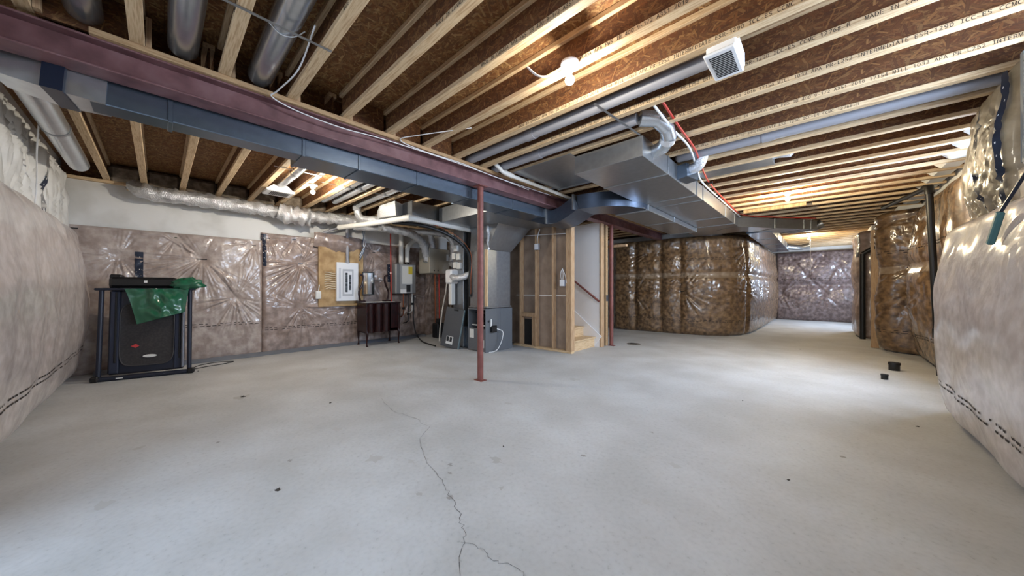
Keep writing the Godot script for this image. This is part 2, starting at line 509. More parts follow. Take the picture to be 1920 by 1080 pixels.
# ---------------------------------------------------------------- shell
func shell() -> void:
	var f := structure("floor")
	put(Bld.new().bx(V(-7.6, -0.15, -16.5), V(1.7, 0, 1.2)), "slab", M.concrete, f)
	crack(f, [[-3.408, -1.609], [-2.962, -1.501], [-2.624, -1.554], [-2.397, -1.534], [-2.21, -1.34], [-2.036, -1.26], [-1.798, -1.186], [-1.6, -1.138], [-1.456, -1.088], [-1.347, -1.046], [-1.26, -0.998], [-1.19, -0.949], [-1.103, -0.851], [-0.95, -0.7]], 0.0022)
	crack(f, [[-1.19, -0.949], [-1.094, -0.976], [-1.005, -0.973], [-0.945, -1.007], [-0.86, -1.0]], 0.0016)
	stains(f)
	var w := structure("wall_left")
	# opening of the glass door: x -2.65..-0.35, y 0..2.15
	put(Bld.new().bx(V(-7.6, 0, 0.92), V(-2.65, 2.92, 1.2)), "wall_section", M.white_wall, w)
	put(Bld.new().bx(V(-2.65, 2.15, 0.92), V(-0.35, 2.92, 1.2)), "wall_section", M.white_wall, w)
	put(Bld.new().bx(V(-0.35, 0, 0.92), V(1.7, 2.92, 1.2)), "wall_section", M.white_wall, w)
	w = structure("door_1")
	for s in [V(-2.65, 0, 0), V(-1.55, 0, 0.04), V(-1.5, 0, 0), V(-0.41, 0, 0.04)]:
		put(Bld.new().bx(V(s.x, 0.05, 1.0 + s.z), V(s.x + 0.06, 2.1, 1.04 + s.z), 0.006), "door_stile", M.white, w)
	put(Bld.new().bx(V(-2.65, 0, 0.98), V(-0.35, 0.05, 1.1), 0.006), "door_track", M.white, w)
	put(Bld.new().bx(V(-2.65, 2.1, 0.98), V(-0.35, 2.15, 1.1), 0.006), "door_head", M.white, w)
	put(Bld.new().bx(V(-2.59, 0.05, 1.018), V(-1.5, 2.1, 1.024)), "pane", M.glass, w)
	put(Bld.new().bx(V(-1.49, 0.05, 1.058), V(-0.41, 2.1, 1.064)), "pane", M.glass, w)
	w = structure("wall_back")
	put(Bld.new().bx(V(-7.6, 0, -9.3), V(-7.24, 2.62, 0.92)), "concrete", M.white_wall, w)
	put(Bld.new().bx(V(-7.6, 2.65, -9.3), V(-7.35, 2.9, 0.9)), "rim_board", M.osb_web, w)
	put(Bld.new().bx(V(-7.45, 2.61, -9.3), V(-7.18, 2.648, 0.9)), "sill_plate", M.pine_z, w)
	w = structure("wall_right")
	# three openings: z -3.72..-1.9 (y 1.98..2.62), z -6.3..-5.2 (y 1.5..2.4) and z -15.3..-13.5 (y 1.2..2.15)
	put(Bld.new().bx(V(1.3, 0, -1.9), V(1.6, 2.92, 1.2)), "wall_section", M.white_wall, w)
	put(Bld.new().bx(V(1.3, 0, -3.72), V(1.6, 1.98, -1.9)), "wall_section", M.white_wall, w)
	put(Bld.new().bx(V(1.3, 2.62, -3.72), V(1.6, 2.92, -1.9)), "wall_section", M.white_wall, w)
	put(Bld.new().bx(V(1.3, 0, -5.2), V(1.6, 2.92, -3.72)), "wall_section", M.white_wall, w)
	put(Bld.new().bx(V(1.3, 0, -6.3), V(1.6, 1.5, -5.2)), "wall_section", M.white_wall, w)
	put(Bld.new().bx(V(1.3, 2.4, -6.3), V(1.6, 2.92, -5.2)), "wall_section", M.white_wall, w)
	put(Bld.new().bx(V(1.3, 0, -13.5), V(1.6, 2.92, -6.3)), "wall_section", M.white_wall, w)
	put(Bld.new().bx(V(1.3, 0, -15.3), V(1.6, 1.2, -13.5)), "wall_section", M.white_wall, w)
	put(Bld.new().bx(V(1.3, 2.15, -15.3), V(1.6, 2.92, -13.5)), "wall_section", M.white_wall, w)
	put(Bld.new().bx(V(1.3, 0, -16.5), V(1.6, 2.92, -15.3)), "wall_section", M.white_wall, w)
	put(Bld.new().bx(V(1.0, 0, -9.52), V(1.3, 2.64, -9.14)), "wall_return", M.white_wall, w)
	put(Bld.new().bx(V(0.84, 0, -12.8), V(1.3, 2.64, -11.42)), "wall_return", M.white_wall, w)
	w = structure("wall_far")
	put(Bld.new().bx(V(-1.5, 0, -16.5), V(1.7, 2.92, -16.18)), "concrete", M.white_wall, w)
	w = structure("wall_middle")
	put(Bld.new().bx(V(-7.6, 0, -16.5), V(-2.0, 2.64, -9.47)), "concrete", M.white_wall, w)
	window(1, -3.74, -1.9, 1.98, 2.64, 0.93)
	window(3, -6.3, -5.2, 1.5, 2.4, 1.38)
	window(2, -15.3, -13.5, 1.2, 2.15, 1.38)
	var j := structure("trim_3")
	put(Bld.new().bx(V(0.93, 1.96, -3.785), V(1.38, 2.66, -3.745)), "side_board", M.jamb, j)
	put(Bld.new().bx(V(0.93, 1.94, -3.745), V(1.38, 1.975, -1.9)), "sill_board", M.jamb, j)
	put(Bld.new().bx(V(0.93, 1.96, -1.9), V(1.38, 2.66, -1.86)), "side_board", M.jamb, j)
	put(Bld.new().bx(V(-7.6, 2.915, -16.5), V(1.7, 3.0, 1.2)), "floor_above", M.osb_web, structure("trim_1"))

func stains(f: Node3D) -> void:
	# scuffs and old drips on the slab: irregular flat patches a shade darker than the concrete
	var m := [plain(rgb(172, 171, 168), 0.7), plain(rgb(182, 182, 180), 0.7), plain(rgb(152, 150, 147), 0.7)]
	var at := [[-4.5, -0.6, 0.12, 0], [-1.6, -1.55, 0.07, 0], [-1.78, -1.3, 0.03, 2], [-1.7, -1.24, 0.03, 2], [-1.5, -1.1, 0.035, 2], [-1.65, -1.0, 0.03, 0], [-2.2, -1.0, 0.1, 1], [-2.0, -1.15, 0.05, 1], [-1.35, -1.35, 0.03, 0], [-1.2, -2.0, 0.03, 2], [-2.8, 0.2, 0.08, 1], [-3.6, 0.1, 0.06, 1], [-2.9, -1.0, 0.07, 1], [-0.7, -2.3, 0.06, 1], [-0.7, -1.8, 0.04, 1], [0.2, -4.1, 0.05, 1], [-0.7, -4.0, 0.08, 1], [-0.3, -5.5, 0.1, 1], [-2.3, -3.6, 0.12, 1], [-2.3, -2.4, 0.07, 1], [-3.5, -2.4, 0.1, 1], [-5.2, -1.6, 0.14, 1], [-1.9, -5.2, 0.14, 1], [0.1, -3.2, 0.03, 2], [-1.0, -2.7, 0.025, 2], [-2.6, -0.6, 0.03, 2], [-3.3, -0.3, 0.025, 2]]
	for q in at:
		var b := Bld.new()
		var n := 14
		var ring := []
		for k in n:
			ring.append(V(q[0] + cos(TAU * k / n) * q[2] * rng.randf_range(0.25, 0.9), 0.0008, q[1] + sin(TAU * k / n) * q[2] * rng.randf_range(0.2, 0.7)))
		for k in n:
			b.tri(V(q[0], 0.0008, q[1]), ring[k], ring[(k + 1) % n])
		put(b, "stain", m[q[3]], f)

func crack(f: Node3D, p: Array, w: float) -> void:
	var b := Bld.new()
	var pts := []
	for k in p.size() - 1:
		for s in 5:
			var q := V(lerpf(p[k][0], p[k + 1][0], s / 5.0), 0.0012, lerpf(p[k][1], p[k + 1][1], s / 5.0))
			pts.append(q + V(rng.randf_range(-1, 1), 0, rng.randf_range(-1, 1)) * 0.012)
	for k in pts.size() - 1:
		var a: Vector3 = pts[k]
		var c: Vector3 = pts[k + 1]
		var side := (c - a).cross(Vector3.UP).normalized() * w * rng.randf_range(0.25, 0.8)
		b.quad(a - side, c - side, c + side, a + side)
	put(b, "crack", plain(rgb(104, 103, 102), 0.9), f)

func window(n: int, z0: float, z1: float, y0: float, y1: float, x: float) -> void:
	var w := structure("window_%d" % n)
	for s in [[y0, y0 + 0.05], [y1 - 0.05, y1]]:
		put(Bld.new().bx(V(x, s[0], z0), V(x + 0.07, s[1], z1), 0.006), "frame_rail", M.white, w)
	for s in [[z0, z0 + 0.05], [z1 - 0.05, z1], [(z0 + z1) / 2 - 0.025, (z0 + z1) / 2 + 0.025]]:
		put(Bld.new().bx(V(x, y0 + 0.05, s[0]), V(x + 0.07, y1 - 0.05, s[1]), 0.006), "frame_stile", M.white, w)
	put(Bld.new().bx(V(x + 0.03, y0 + 0.05, z0 + 0.05), V(x + 0.036, y1 - 0.05, (z0 + z1) / 2 - 0.025)), "pane", M.glass, w)
	put(Bld.new().bx(V(x + 0.03, y0 + 0.05, (z0 + z1) / 2 + 0.025), V(x + 0.036, y1 - 0.05, z1 - 0.05)), "pane", M.glass, w)

# ---------------------------------------------------------------- ceiling of I-joists under OSB
const STAMP := "MADE IN CANADA APA EWS IB 400 9-1/2 A351 2016 17154 MILL 1033 APA PR-L252 INTERMEDIATE ESR-1290 ICC-ES CCMC 12768-R   "
func ceiling() -> void:
	var c := structure("ceiling")
	var z := 1.2
	var k := 0
	while z > -16.5:
		var z1 := maxf(z - 1.217, -16.5)
		for q in [[-7.6, -5.1], [-5.097, -2.66], [-2.657, -0.22], [-0.217, 1.7]]:
			put(Bld.new().bx(V(q[0], 2.893, z1), V(q[1], 2.912, z)), "subfloor_sheet", M.osb, c)
		z = z1 - 0.003
		k += 1
	var left := [0.5, 0.153, -0.237, -0.645]
	while left[-1] > -8.9: left.append(left[-1] - 0.4055)
	var right := [0.5, 0.096]
	while right[-1] > -15.8: right.append(right[-1] - 0.4055)
	var sl := joist_shapes(-7.18, -3.17)
	var sr := joist_shapes(-3.13, 1.28)
	var tf := SystemFont.new()
	tf.font_names = PackedStringArray(["Droid Sans Mono"])
	for q in left:
		joist(c, sl, q, M.pine, M.osb_web)
	var starts := {2: -2.35, 3: -1.9, 4: -1.62, 5: -1.69, 6: -1.34, 7: -2.08, 8: 0.18, 9: -1.2, 10: -0.6, 11: -1.9}
	for q in right.size():
		var j := joist(c, sr, right[q], M.pine, M.osb_web)
		if starts.has(q):
			var off: float = starts[q]
			var s := STAMP
			if off > -0.1:
				s = STAMP + STAMP
				off -= 0.0185 * STAMP.length()
			var t := TextMesh.new()
			t.font = tf; t.text = s.substr(0, int((1.2 - off) / 0.0185)); t.font_size = 32; t.pixel_size = 0.00096; t.depth = 0.0008; t.curve_step = 4.0
			t.horizontal_alignment = HORIZONTAL_ALIGNMENT_LEFT
			put(t, "printed_stamp", M.text, j, V(off, JY + 0.019, 0.0322))
	# blocking between the joists on top of the beam and at the back wall
	for q in left.size() - 1:
		put(Bld.new().bx(V(-3.3, JY, left[q + 1] + 0.034), V(-3.28, 2.89, left[q] - 0.034)), "blocking_panel", M.osb_web, c)
		put(Bld.new().box(V(0.14, 0.22, left[q] - left[q + 1] - 0.03), Transform3D(Basis(), V(-7.2, 2.76, (left[q] + left[q + 1]) / 2)), 0.04), "rim_insulation", M.rim_batt, c)
	for q in right.size() - 1:
		if q not in [1, 2, 3, 7, 8]:
			put(Bld.new().bx(V(-3.14, JY, right[q + 1] + 0.034), V(-3.12, 2.89, right[q] - 0.034)), "blocking_panel", M.osb_web, c)
		put(Bld.new().bx(V(-3.1, JY, right[q] - 0.06), V(-3.06, 2.84, right[q] - 0.034)), "squash_block", M.stud, c)
		put(Bld.new().box(V(0.26, 0.22, 0.37), Transform3D(Basis(), V(1.16, 2.77, (right[q] + right[q + 1]) / 2)), 0.06), "rim_insulation", M.white_wall, c)

func joist_shapes(x0: float, x1: float) -> Array:
	return [Bld.new().bx(V(x0, JY, -0.032), V(x1, JY + 0.038, 0.032), 0.003).done(), Bld.new().bx(V(x0, 2.853, -0.032), V(x1, 2.891, 0.032), 0.003).done(), Bld.new().bx(V(x0, JY + 0.03, -0.005), V(x1, 2.86, 0.005)).done()]

func joist(c: Node3D, shapes: Array, z: float, flange: Material, web: Material) -> Node3D:
	var j := Node3D.new()
	j.name = "floor_joist"; c.add_child(j, true)
	j.position.z = z
	put(shapes[0], "bottom_flange", flange, j); put(shapes[1], "top_flange", flange, j); put(shapes[2], "web", web, j)
	return j

# ---------------------------------------------------------------- steel
func beam_and_posts() -> void:
	var t := thing("steel_beam", "long dark red steel I-beam under the joists with a timber plate on top", "beam")
	var z0 := -9.25
	var z1 := 0.9
	put(Bld.new().bx(V(-3.235, 2.44, z0), V(-3.075, 2.452, z1), 0.003), "bottom_flange", M.red_steel, t)
	put(Bld.new().bx(V(-3.235, 2.60, z0), V(-3.075, 2.612, z1), 0.003), "top_flange", M.red_steel, t)
	put(Bld.new().bx(V(-3.16, 2.452, z0), V(-3.15, 2.60, z1)), "web", M.red_steel, t)
	put(Bld.new().bx(V(-3.24, 2.612, z0), V(-3.045, 2.649, 0.28), 0.003), "timber_plate", M.plate, t)
	post("steel_post", "slim red-brown steel post standing alone in the open floor under the beam", V(-3.14, 0, -2.765))
	post("steel_post", "red-brown steel post beside the end of the white stair wall", V(-3.12, 0, -6.27))

func post(called: String, label: String, at: Vector3) -> void:
	var t := thing(called, label, "post", at)
	put(Bld.new().lathe([[0.0, 0.008], [0.038, 0.008], [0.038, 2.43], [0.0, 2.43]], Transform3D(), 24), "tube", M.rust_post, t)
	put(Bld.new().bx(V(-0.07, 0, -0.05), V(0.07, 0.008, 0.05), 0.002), "base_plate", M.rust_post, t)
	put(Bld.new().bx(V(-0.07, 2.428, -0.07), V(0.07, 2.44, 0.07), 0.002), "top_plate", M.rust_post, t)

# ---------------------------------------------------------------- insulation
func insulation() -> void:
	var g := "plastic-wrapped insulation blankets"
	# left wall: pale blanket below, white crumpled film above
	var pl := func(s: float, y: float) -> float:
		return 0.14 + 0.13 * sin(clampf(y / 1.95, 0.0, 1.0) * PI * 0.92 + 0.12)
	var b := blanket("insulation_blanket", "pale pinkish insulation blanket bulging low along the left wall in front of the treadmill", [[-2.8, 0.9], [-7.2, 0.9]], 0.0, 1.98, pl, [[3.15, 1.82, 0.35], [3.95, 1.72, 0.3, 0.05]], M.grey_batt, 0.032, g, {"amp": 0.005, "sag": 0.0003, "seed": 3.0, "round": 0.2})
	print_line(b, 0.36, 0.5, 4.2, 0.026)
	b = blanket("insulation_film", "white crumpled vapour film with vertical folds on the upper left wall", [[-2.7, 0.9], [-7.2, 0.9]], 1.86, 2.65, func(s, y): return 0.07, [], M.white_film, 0.03, g, {"vfold": 0.034, "sag": 0.001, "round": 0.05})
	tape(b, 3.14, 3.17, 1.9, 2.4, 0.006)
	# back wall
	var pb := func(s: float, y: float) -> float:
		return 0.05 + 0.05 * sin(clampf(y / 2.0, 0.0, 1.0) * PI)
	b = blanket("insulation_blanket", "greyish plastic-covered insulation blanket on the back wall behind the treadmill", [[-7.22, 0.88], [-7.22, -1.24]], 0.0, 2.0, pb, [[0.48, 1.6, 0.35], [1.34, 1.62, 0.62, 0.12], [1.05, 1.93, 0.3, 0.03], [0.1, 1.95, 0.3, 0.08], [1.75, 1.0, 0.4], [2.0, 1.9, 0.25, 0.05]], M.pale_batt, 0.012, g, {"seed": 1.0, "round": 0.06, "amp": 0.014, "sag": 0.002})
	print_line(b, 0.55, 1.0, 2.1, 0.02)
	tape(b, 0.64, 0.72, 1.1, 1.68)
	var b2 := blanket("insulation_blanket", "brown-grey plastic-covered insulation blanket on the back wall behind the electrical board and water heater", [[-7.22, -1.22], [-7.22, -5.2]], 0.0, 2.14, pb, [[0.6, 1.62, 0.55, 0.08], [0.1, 2.05, 0.3, 0.06], [0.5, 2.07, 0.25, 0.06], [1.85, 1.45, 0.5, 0.08], [1.5, 0.75, 0.4], [0.6, 0.8, 0.4], [2.0, 1.95, 0.35, 0.06], [2.9, 1.0, 0.45], [3.4, 1.3, 0.4]], M.mid_batt, 0.014, g, {"seed": 7.0, "round": 0.06, "amp": 0.014, "sag": 0.002})
	print_line(b2, 0.42, 0.05, 2.4, 0.02)
	tape(b2, 0.0, 0.07, 1.55, 2.12)
	tape(b2, 2.28, 2.36, 1.3, 1.7)
	blanket("insulation_blanket", "dark brown insulation blanket on the back wall behind the furnace", [[-7.22, -5.2], [-7.22, -9.2]], 0.0, 2.4, pb, [[0.5, 1.4, 0.5], [1.2, 1.0, 0.5], [2.2, 1.6, 0.5]], M.brown_batt, 0.05, g, {"seed": 2.0, "round": 0.06})
	# loose film gathered over the top of the electrical board
	var flap := []
	for k in 10:
		var f := k / 9.0
		var row := PackedVector3Array()
		for q in 31:
			var gg := q / 30.0
			var z := -2.02 - gg * 0.98
			var sagd := 0.13 * sin(gg * PI) + 0.02 * fn.get_noise_2d(gg * 6.0, 1.0)
			row.append(V(-7.14 + 0.16 * pow(sin(f * PI * 0.75), 0.8) * (0.45 + 0.55 * sin(gg * PI)) + 0.018 * fn.get_noise_2d(gg * 9.0, f * 3.0), lerpf(1.97 - sagd, 2.24 - 0.05 * gg, f), z))
		flap.append(row)
	var fb := Bld.new()
	fb.patch(flap)
	put(fb, "loose_flap", M.mid_batt, b2.node)
	put(Bld.new().tube(Array(flap[0]), 0.008, 6), "flap_edge", M.print, b2.node)
	# folds of film lying at the foot of the back wall
	var skirt := Bld.new()
	var rows := []
	for k in 3:
		var row := PackedVector3Array()
		for q in 60:
			var zz := 0.6 - q * 0.085
			row.append(V([-6.99, -7.04, -7.14][k] + 0.03 * fn.get_noise_1d(q * 0.35 + k * 0.3), [0.003, 0.035 + 0.015 * fn.get_noise_1d(q * 0.5), 0.05][k], zz))
		rows.append(row)
	skirt.patch(rows)
	put(skirt, "film_skirt", M.film_skirt if M.has("film_skirt") else plain(rgb(112, 118, 128), 0.35), b2.node)
	# block in the middle of the far part
	var pm := func(s: float, y: float) -> float:
		var seam := 0.05 * exp(-pow((y - 1.5) / 0.09, 2)) + 0.035 * exp(-pow((y - 2.1) / 0.3, 2))
		for q in [0.62, 1.28, 1.75, 3.3]:
			seam += 0.07 * exp(-pow((s - q) / 0.09, 2))
		return 0.17 + 0.05 * sin(y / 2.45 * PI) - seam
	b = blanket("insulation_blanket", "brown insulation wrapped round the block under the ducts, creased into upright pillows", [[-4.4, -9.08], [-2.6, -9.18], [-2.1, -9.3], [-1.75, -9.55], [-1.55, -9.95], [-1.47, -10.6], [-1.44, -12.0], [-1.42, -13.5], [-1.42, -16.0]], 0.0, 2.46, pm, [[0.62, 1.05, 0.45, 0.09], [1.28, 1.05, 0.4, 0.06], [0.62, 1.5, 0.35, 0.09], [1.1, 1.5, 0.3, 0.09], [1.8, 1.5, 0.35, 0.1], [1.8, 1.08, 0.5, 0.1], [1.7, 2.2, 0.45], [1.1, 2.15, 0.5], [0.6, 2.1, 0.4], [3.3, 1.5, 0.4, 0.07], [3.3, 1.08, 0.5, 0.06], [3.35, 2.2, 0.6], [4.6, 1.1, 0.5], [5.8, 1.1, 0.5], [4.6, 2.0, 0.6]], M.brown_batt, 0.024, g, {"amp": 0.016, "seed": 11.0, "round": 0.14})
	print_line(b, 1.86, 0.6, 3.0, 0.022)
	print_line(b, 0.34, 0.05, 5.5, 0.022)
	overlap(b, 0.0, 3.4, 1.42, 1.56)
	# far wall
	var pf := func(s: float, y: float) -> float:
		return 0.12 + 0.07 * absf(sin(y / 0.62 * PI * 0.5)) - 0.05 * exp(-pow((y - 1.3) / 0.1, 2))
	b = blanket("insulation_blanket", "dull purple-brown insulation blanket quilted in bands on the far wall", [[-1.3, -16.15], [1.28, -16.15]], 0.0, 2.5, pf, [[0.2, 0.95, 0.6], [1.3, 0.95, 0.7], [0.9, 1.6, 0.6], [1.7, 2.0, 0.6], [1.3, 2.3, 0.5], [0.5, 2.2, 0.4]], M.far_batt, 0.035, g, {"amp": 0.02, "seed": 13.0, "round": 0.08})
	print_line(b, 1.45, 0.05, 2.0, 0.03)
	# right side, from far to near
	var pc := func(s: float, y: float) -> float:
		return 0.12 + 0.05 * absf(sin(y * PI / 1.15 + 0.3))
	b = blanket("insulation_blanket", "narrow whitish insulation column with a black strip, farthest along the right wall", [[0.84, -12.9], [0.73, -12.75], [0.72, -11.6], [0.74, -11.38], [0.82, -11.3], [1.2, -11.27]], 0.0, 2.5, pc, [[1.2, 1.3, 0.4], [1.3, 2.2, 0.4], [1.6, 1.3, 0.3]], M.mid_batt, 0.03, g, {"seed": 17.0, "round": 0.1})
	tape(b, 1.5, 1.58, 1.9, 2.46)
	var pk := func(s: float, y: float) -> float:
		return 0.09 + 0.11 * pow(absf(sin(clampf((y - 0.0) / 1.55, 0.0, 1.6) * PI * (1.0 if y < 1.55 else 1.02))), 0.6) * sin(clampf(s / 0.62, 0.05, 0.95) * PI)
	b = blanket("insulation_blanket", "brown insulation pillow facing the camera beside the bare stud on the right", [[0.90, -9.5], [0.905, -9.26], [1.0, -9.08], [1.29, -8.94]], 0.02, 2.55, pk, [[0.62, 1.1, 0.5, 0.09], [0.62, 1.52, 0.35, 0.1], [0.3, 2.3, 0.5], [0.5, 2.4, 0.4], [0.1, 2.2, 0.3]], M.brown_batt, 0.024, g, {"amp": 0.013, "seed": 19.0, "round": 0.12})
	print_line(b, 1.78, 0.05, 0.66, 0.022)
	print_line(b, 0.36, 0.05, 0.66, 0.022)
	tape(b, 0.02, 0.12, 1.7, 2.5, 0.01)
	overlap(b, 0.0, 0.7, 1.42, 1.55)
	var pa := func(s: float, y: float) -> float:
		return 0.16 + 0.16 * sin(clampf(y / 2.5, 0.0, 1.0) * PI) * sin(clampf(s / 1.5, 0.02, 0.98) * PI) - 0.05 * exp(-pow((y - 1.5) / 0.1, 2))
	b = blanket("insulation_blanket", "brown insulation pillow on the right wall behind the black standpipe", [[1.3, -8.85], [1.29, -7.0], [1.29, -6.2]], 0.02, 2.52, pa, [[0.05, 1.1, 0.5], [0.8, 2.4, 0.5], [1.1, 2.1, 0.5], [0.1, 1.5, 0.4], [1.0, 1.1, 0.4]], M.brown_batt, 0.03, g, {"amp": 0.012, "seed": 23.0, "round": 0.2})
	print_line(b, 1.76, 0.1, 2.4, 0.022)
	print_line(b, 0.4, 0.1, 2.4, 0.022)
	overlap(b, 0.05, 2.5, 1.4, 1.55)
	# near right
	var pn := func(s: float, y: float) -> float:
		return 0.10 + 0.18 * pow(sin(clampf((y + 0.35) / 2.35, 0.0, 1.0) * PI), 0.8)
	b = blanket("insulation_blanket", "large pale insulation blanket under the window, nearest on the right", [[1.28, -5.05], [1.08, -4.95], [1.0, -4.75], [0.98, 0.9]], 0.0, 1.72, pn, [[0.9, 1.62, 0.35], [2.0, 1.66, 0.5]], M.grey_batt, 0.03, g, {"amp": 0.006, "sag": 0.0003, "seed": 29.0, "round": 0.12})
	print_line(b, 0.3, 0.5, 4.5, 0.026)
	var pu := func(s: float, y: float) -> float:
		return 0.08 + 0.05 * sin(clampf((y - 1.6) / 1.05, 0, 1) * PI)
	b = blanket("insulation_blanket", "shiny plastic-covered insulation beside the right-hand window, edged with dark tape", [[1.28, -5.0], [1.1, -4.9], [1.02, -4.72], [1.0, -3.8]], 1.62, 2.65, pu, [[0.5, 1.72, 0.4], [0.9, 1.7, 0.4], [1.2, 2.4, 0.3], [1.1, 1.9, 0.3]], M.tan_batt, 0.02, g, {"amp": 0.012, "vfold": 0.008, "seed": 31.0, "round": 0.1})
	tape(b, 0.86, 0.91, 1.68, 2.5, 0.04)
	tape(b, 1.25, 1.285, 1.72, 2.6, 0.028)
	tape(b, 0.5, 1.3, 1.64, 1.7, 0.028)
	blanket("insulation_blanket", "plastic-covered insulation under and past the window on the right wall", [[1.0, -3.8], [1.0, -1.84]], 1.62, 1.95, func(s, y): return 0.08, [], M.pale_batt, 0.05, g, {"seed": 37.0, "round": 0.05})

func overlap(B: Dictionary, s0: float, s1: float, ya: float, yb: float) -> void:
	var b := Bld.new()
	strip(B, b, s0, s1, ya, yb, 0.006)
	put(b, "overlap_strip", M.overlap if M.has("overlap") else film(rgb(120, 98, 76), rgb(140, 120, 98), rgb(156, 138, 116)), B.node)

# ---------------------------------------------------------------- ducts
func seam(t: Node3D, a: Vector3, b: Vector3, m: Material) -> void:
	put(Bld.new().bx(a, b, 0.002), "seam_cleat", m, t)

func frustum(a0: Vector3, a1: Vector3, b0: Vector3, b1: Vector3) -> Bld:
	# between the horizontal rectangles a0..a1 (below) and b0..b1 (above)
	var b := Bld.new()
	var p := [V(a0.x, a0.y, a1.z), V(a1.x, a0.y, a1.z), V(a1.x, a0.y, a0.z), V(a0.x, a0.y, a0.z)]
	var q := [V(b0.x, b0.y, b1.z), V(b1.x, b0.y, b1.z), V(b1.x, b0.y, b0.z), V(b0.x, b0.y, b0.z)]
	for k in 4:
		var l := (k + 1) % 4
		b.quad(p[k], q[k], q[l], p[l])
	b.quad(q[0], q[3], q[2], q[1])
	b.quad(p[3], p[0], p[1], p[2])
	return b

func flex(p: Array, r: float, lump := 0.012, sides := 14, ribs := true) -> Bld:
	var s := smooth_path(p, 14)
	var rows := []
	for k in s.size():
		var tt: Vector3 = (s[mini(k + 1, s.size() - 1)] - s[maxi(k - 1, 0)]).normalized()
		var u := (Vector3.UP - tt * tt.y)
		if u.length() < 0.1: u = Vector3.BACK - tt * tt.z
		u = u.normalized()
		var w := tt.cross(u)
		var ring := PackedVector3Array()
		for q in sides:
			var a := TAU * q / sides
			var rr := r + lump * fn.get_noise_3d(s[k].x * 9.0 + cos(a) * 1.5, s[k].y * 9.0 + sin(a) * 1.5, s[k].z * 9.0)
			if ribs and k % 2: rr -= r * 0.05
			ring.append(s[k] + (u * cos(a) + w * sin(a)) * rr)
		rows.append(ring)
	var b := Bld.new()
	b.patch(rows, true)
	return b

func dome_pipe(a: Vector3, b: Vector3, r: float) -> Bld:
	var d := (b - a).normalized()
	var p := [a]
	var rad := [r]
	var n := 10
	for k in n: p.append(a.lerp(b, (k + 1.0) / (n + 1))); rad.append(r)
	for k in 6:
		var q := (k + 1) / 6.0 * PI / 2
		p.append(b + d * r * sin(q)); rad.append(maxf(r * cos(q), 0.002))
	return Bld.new().tube(p, rad, 20)

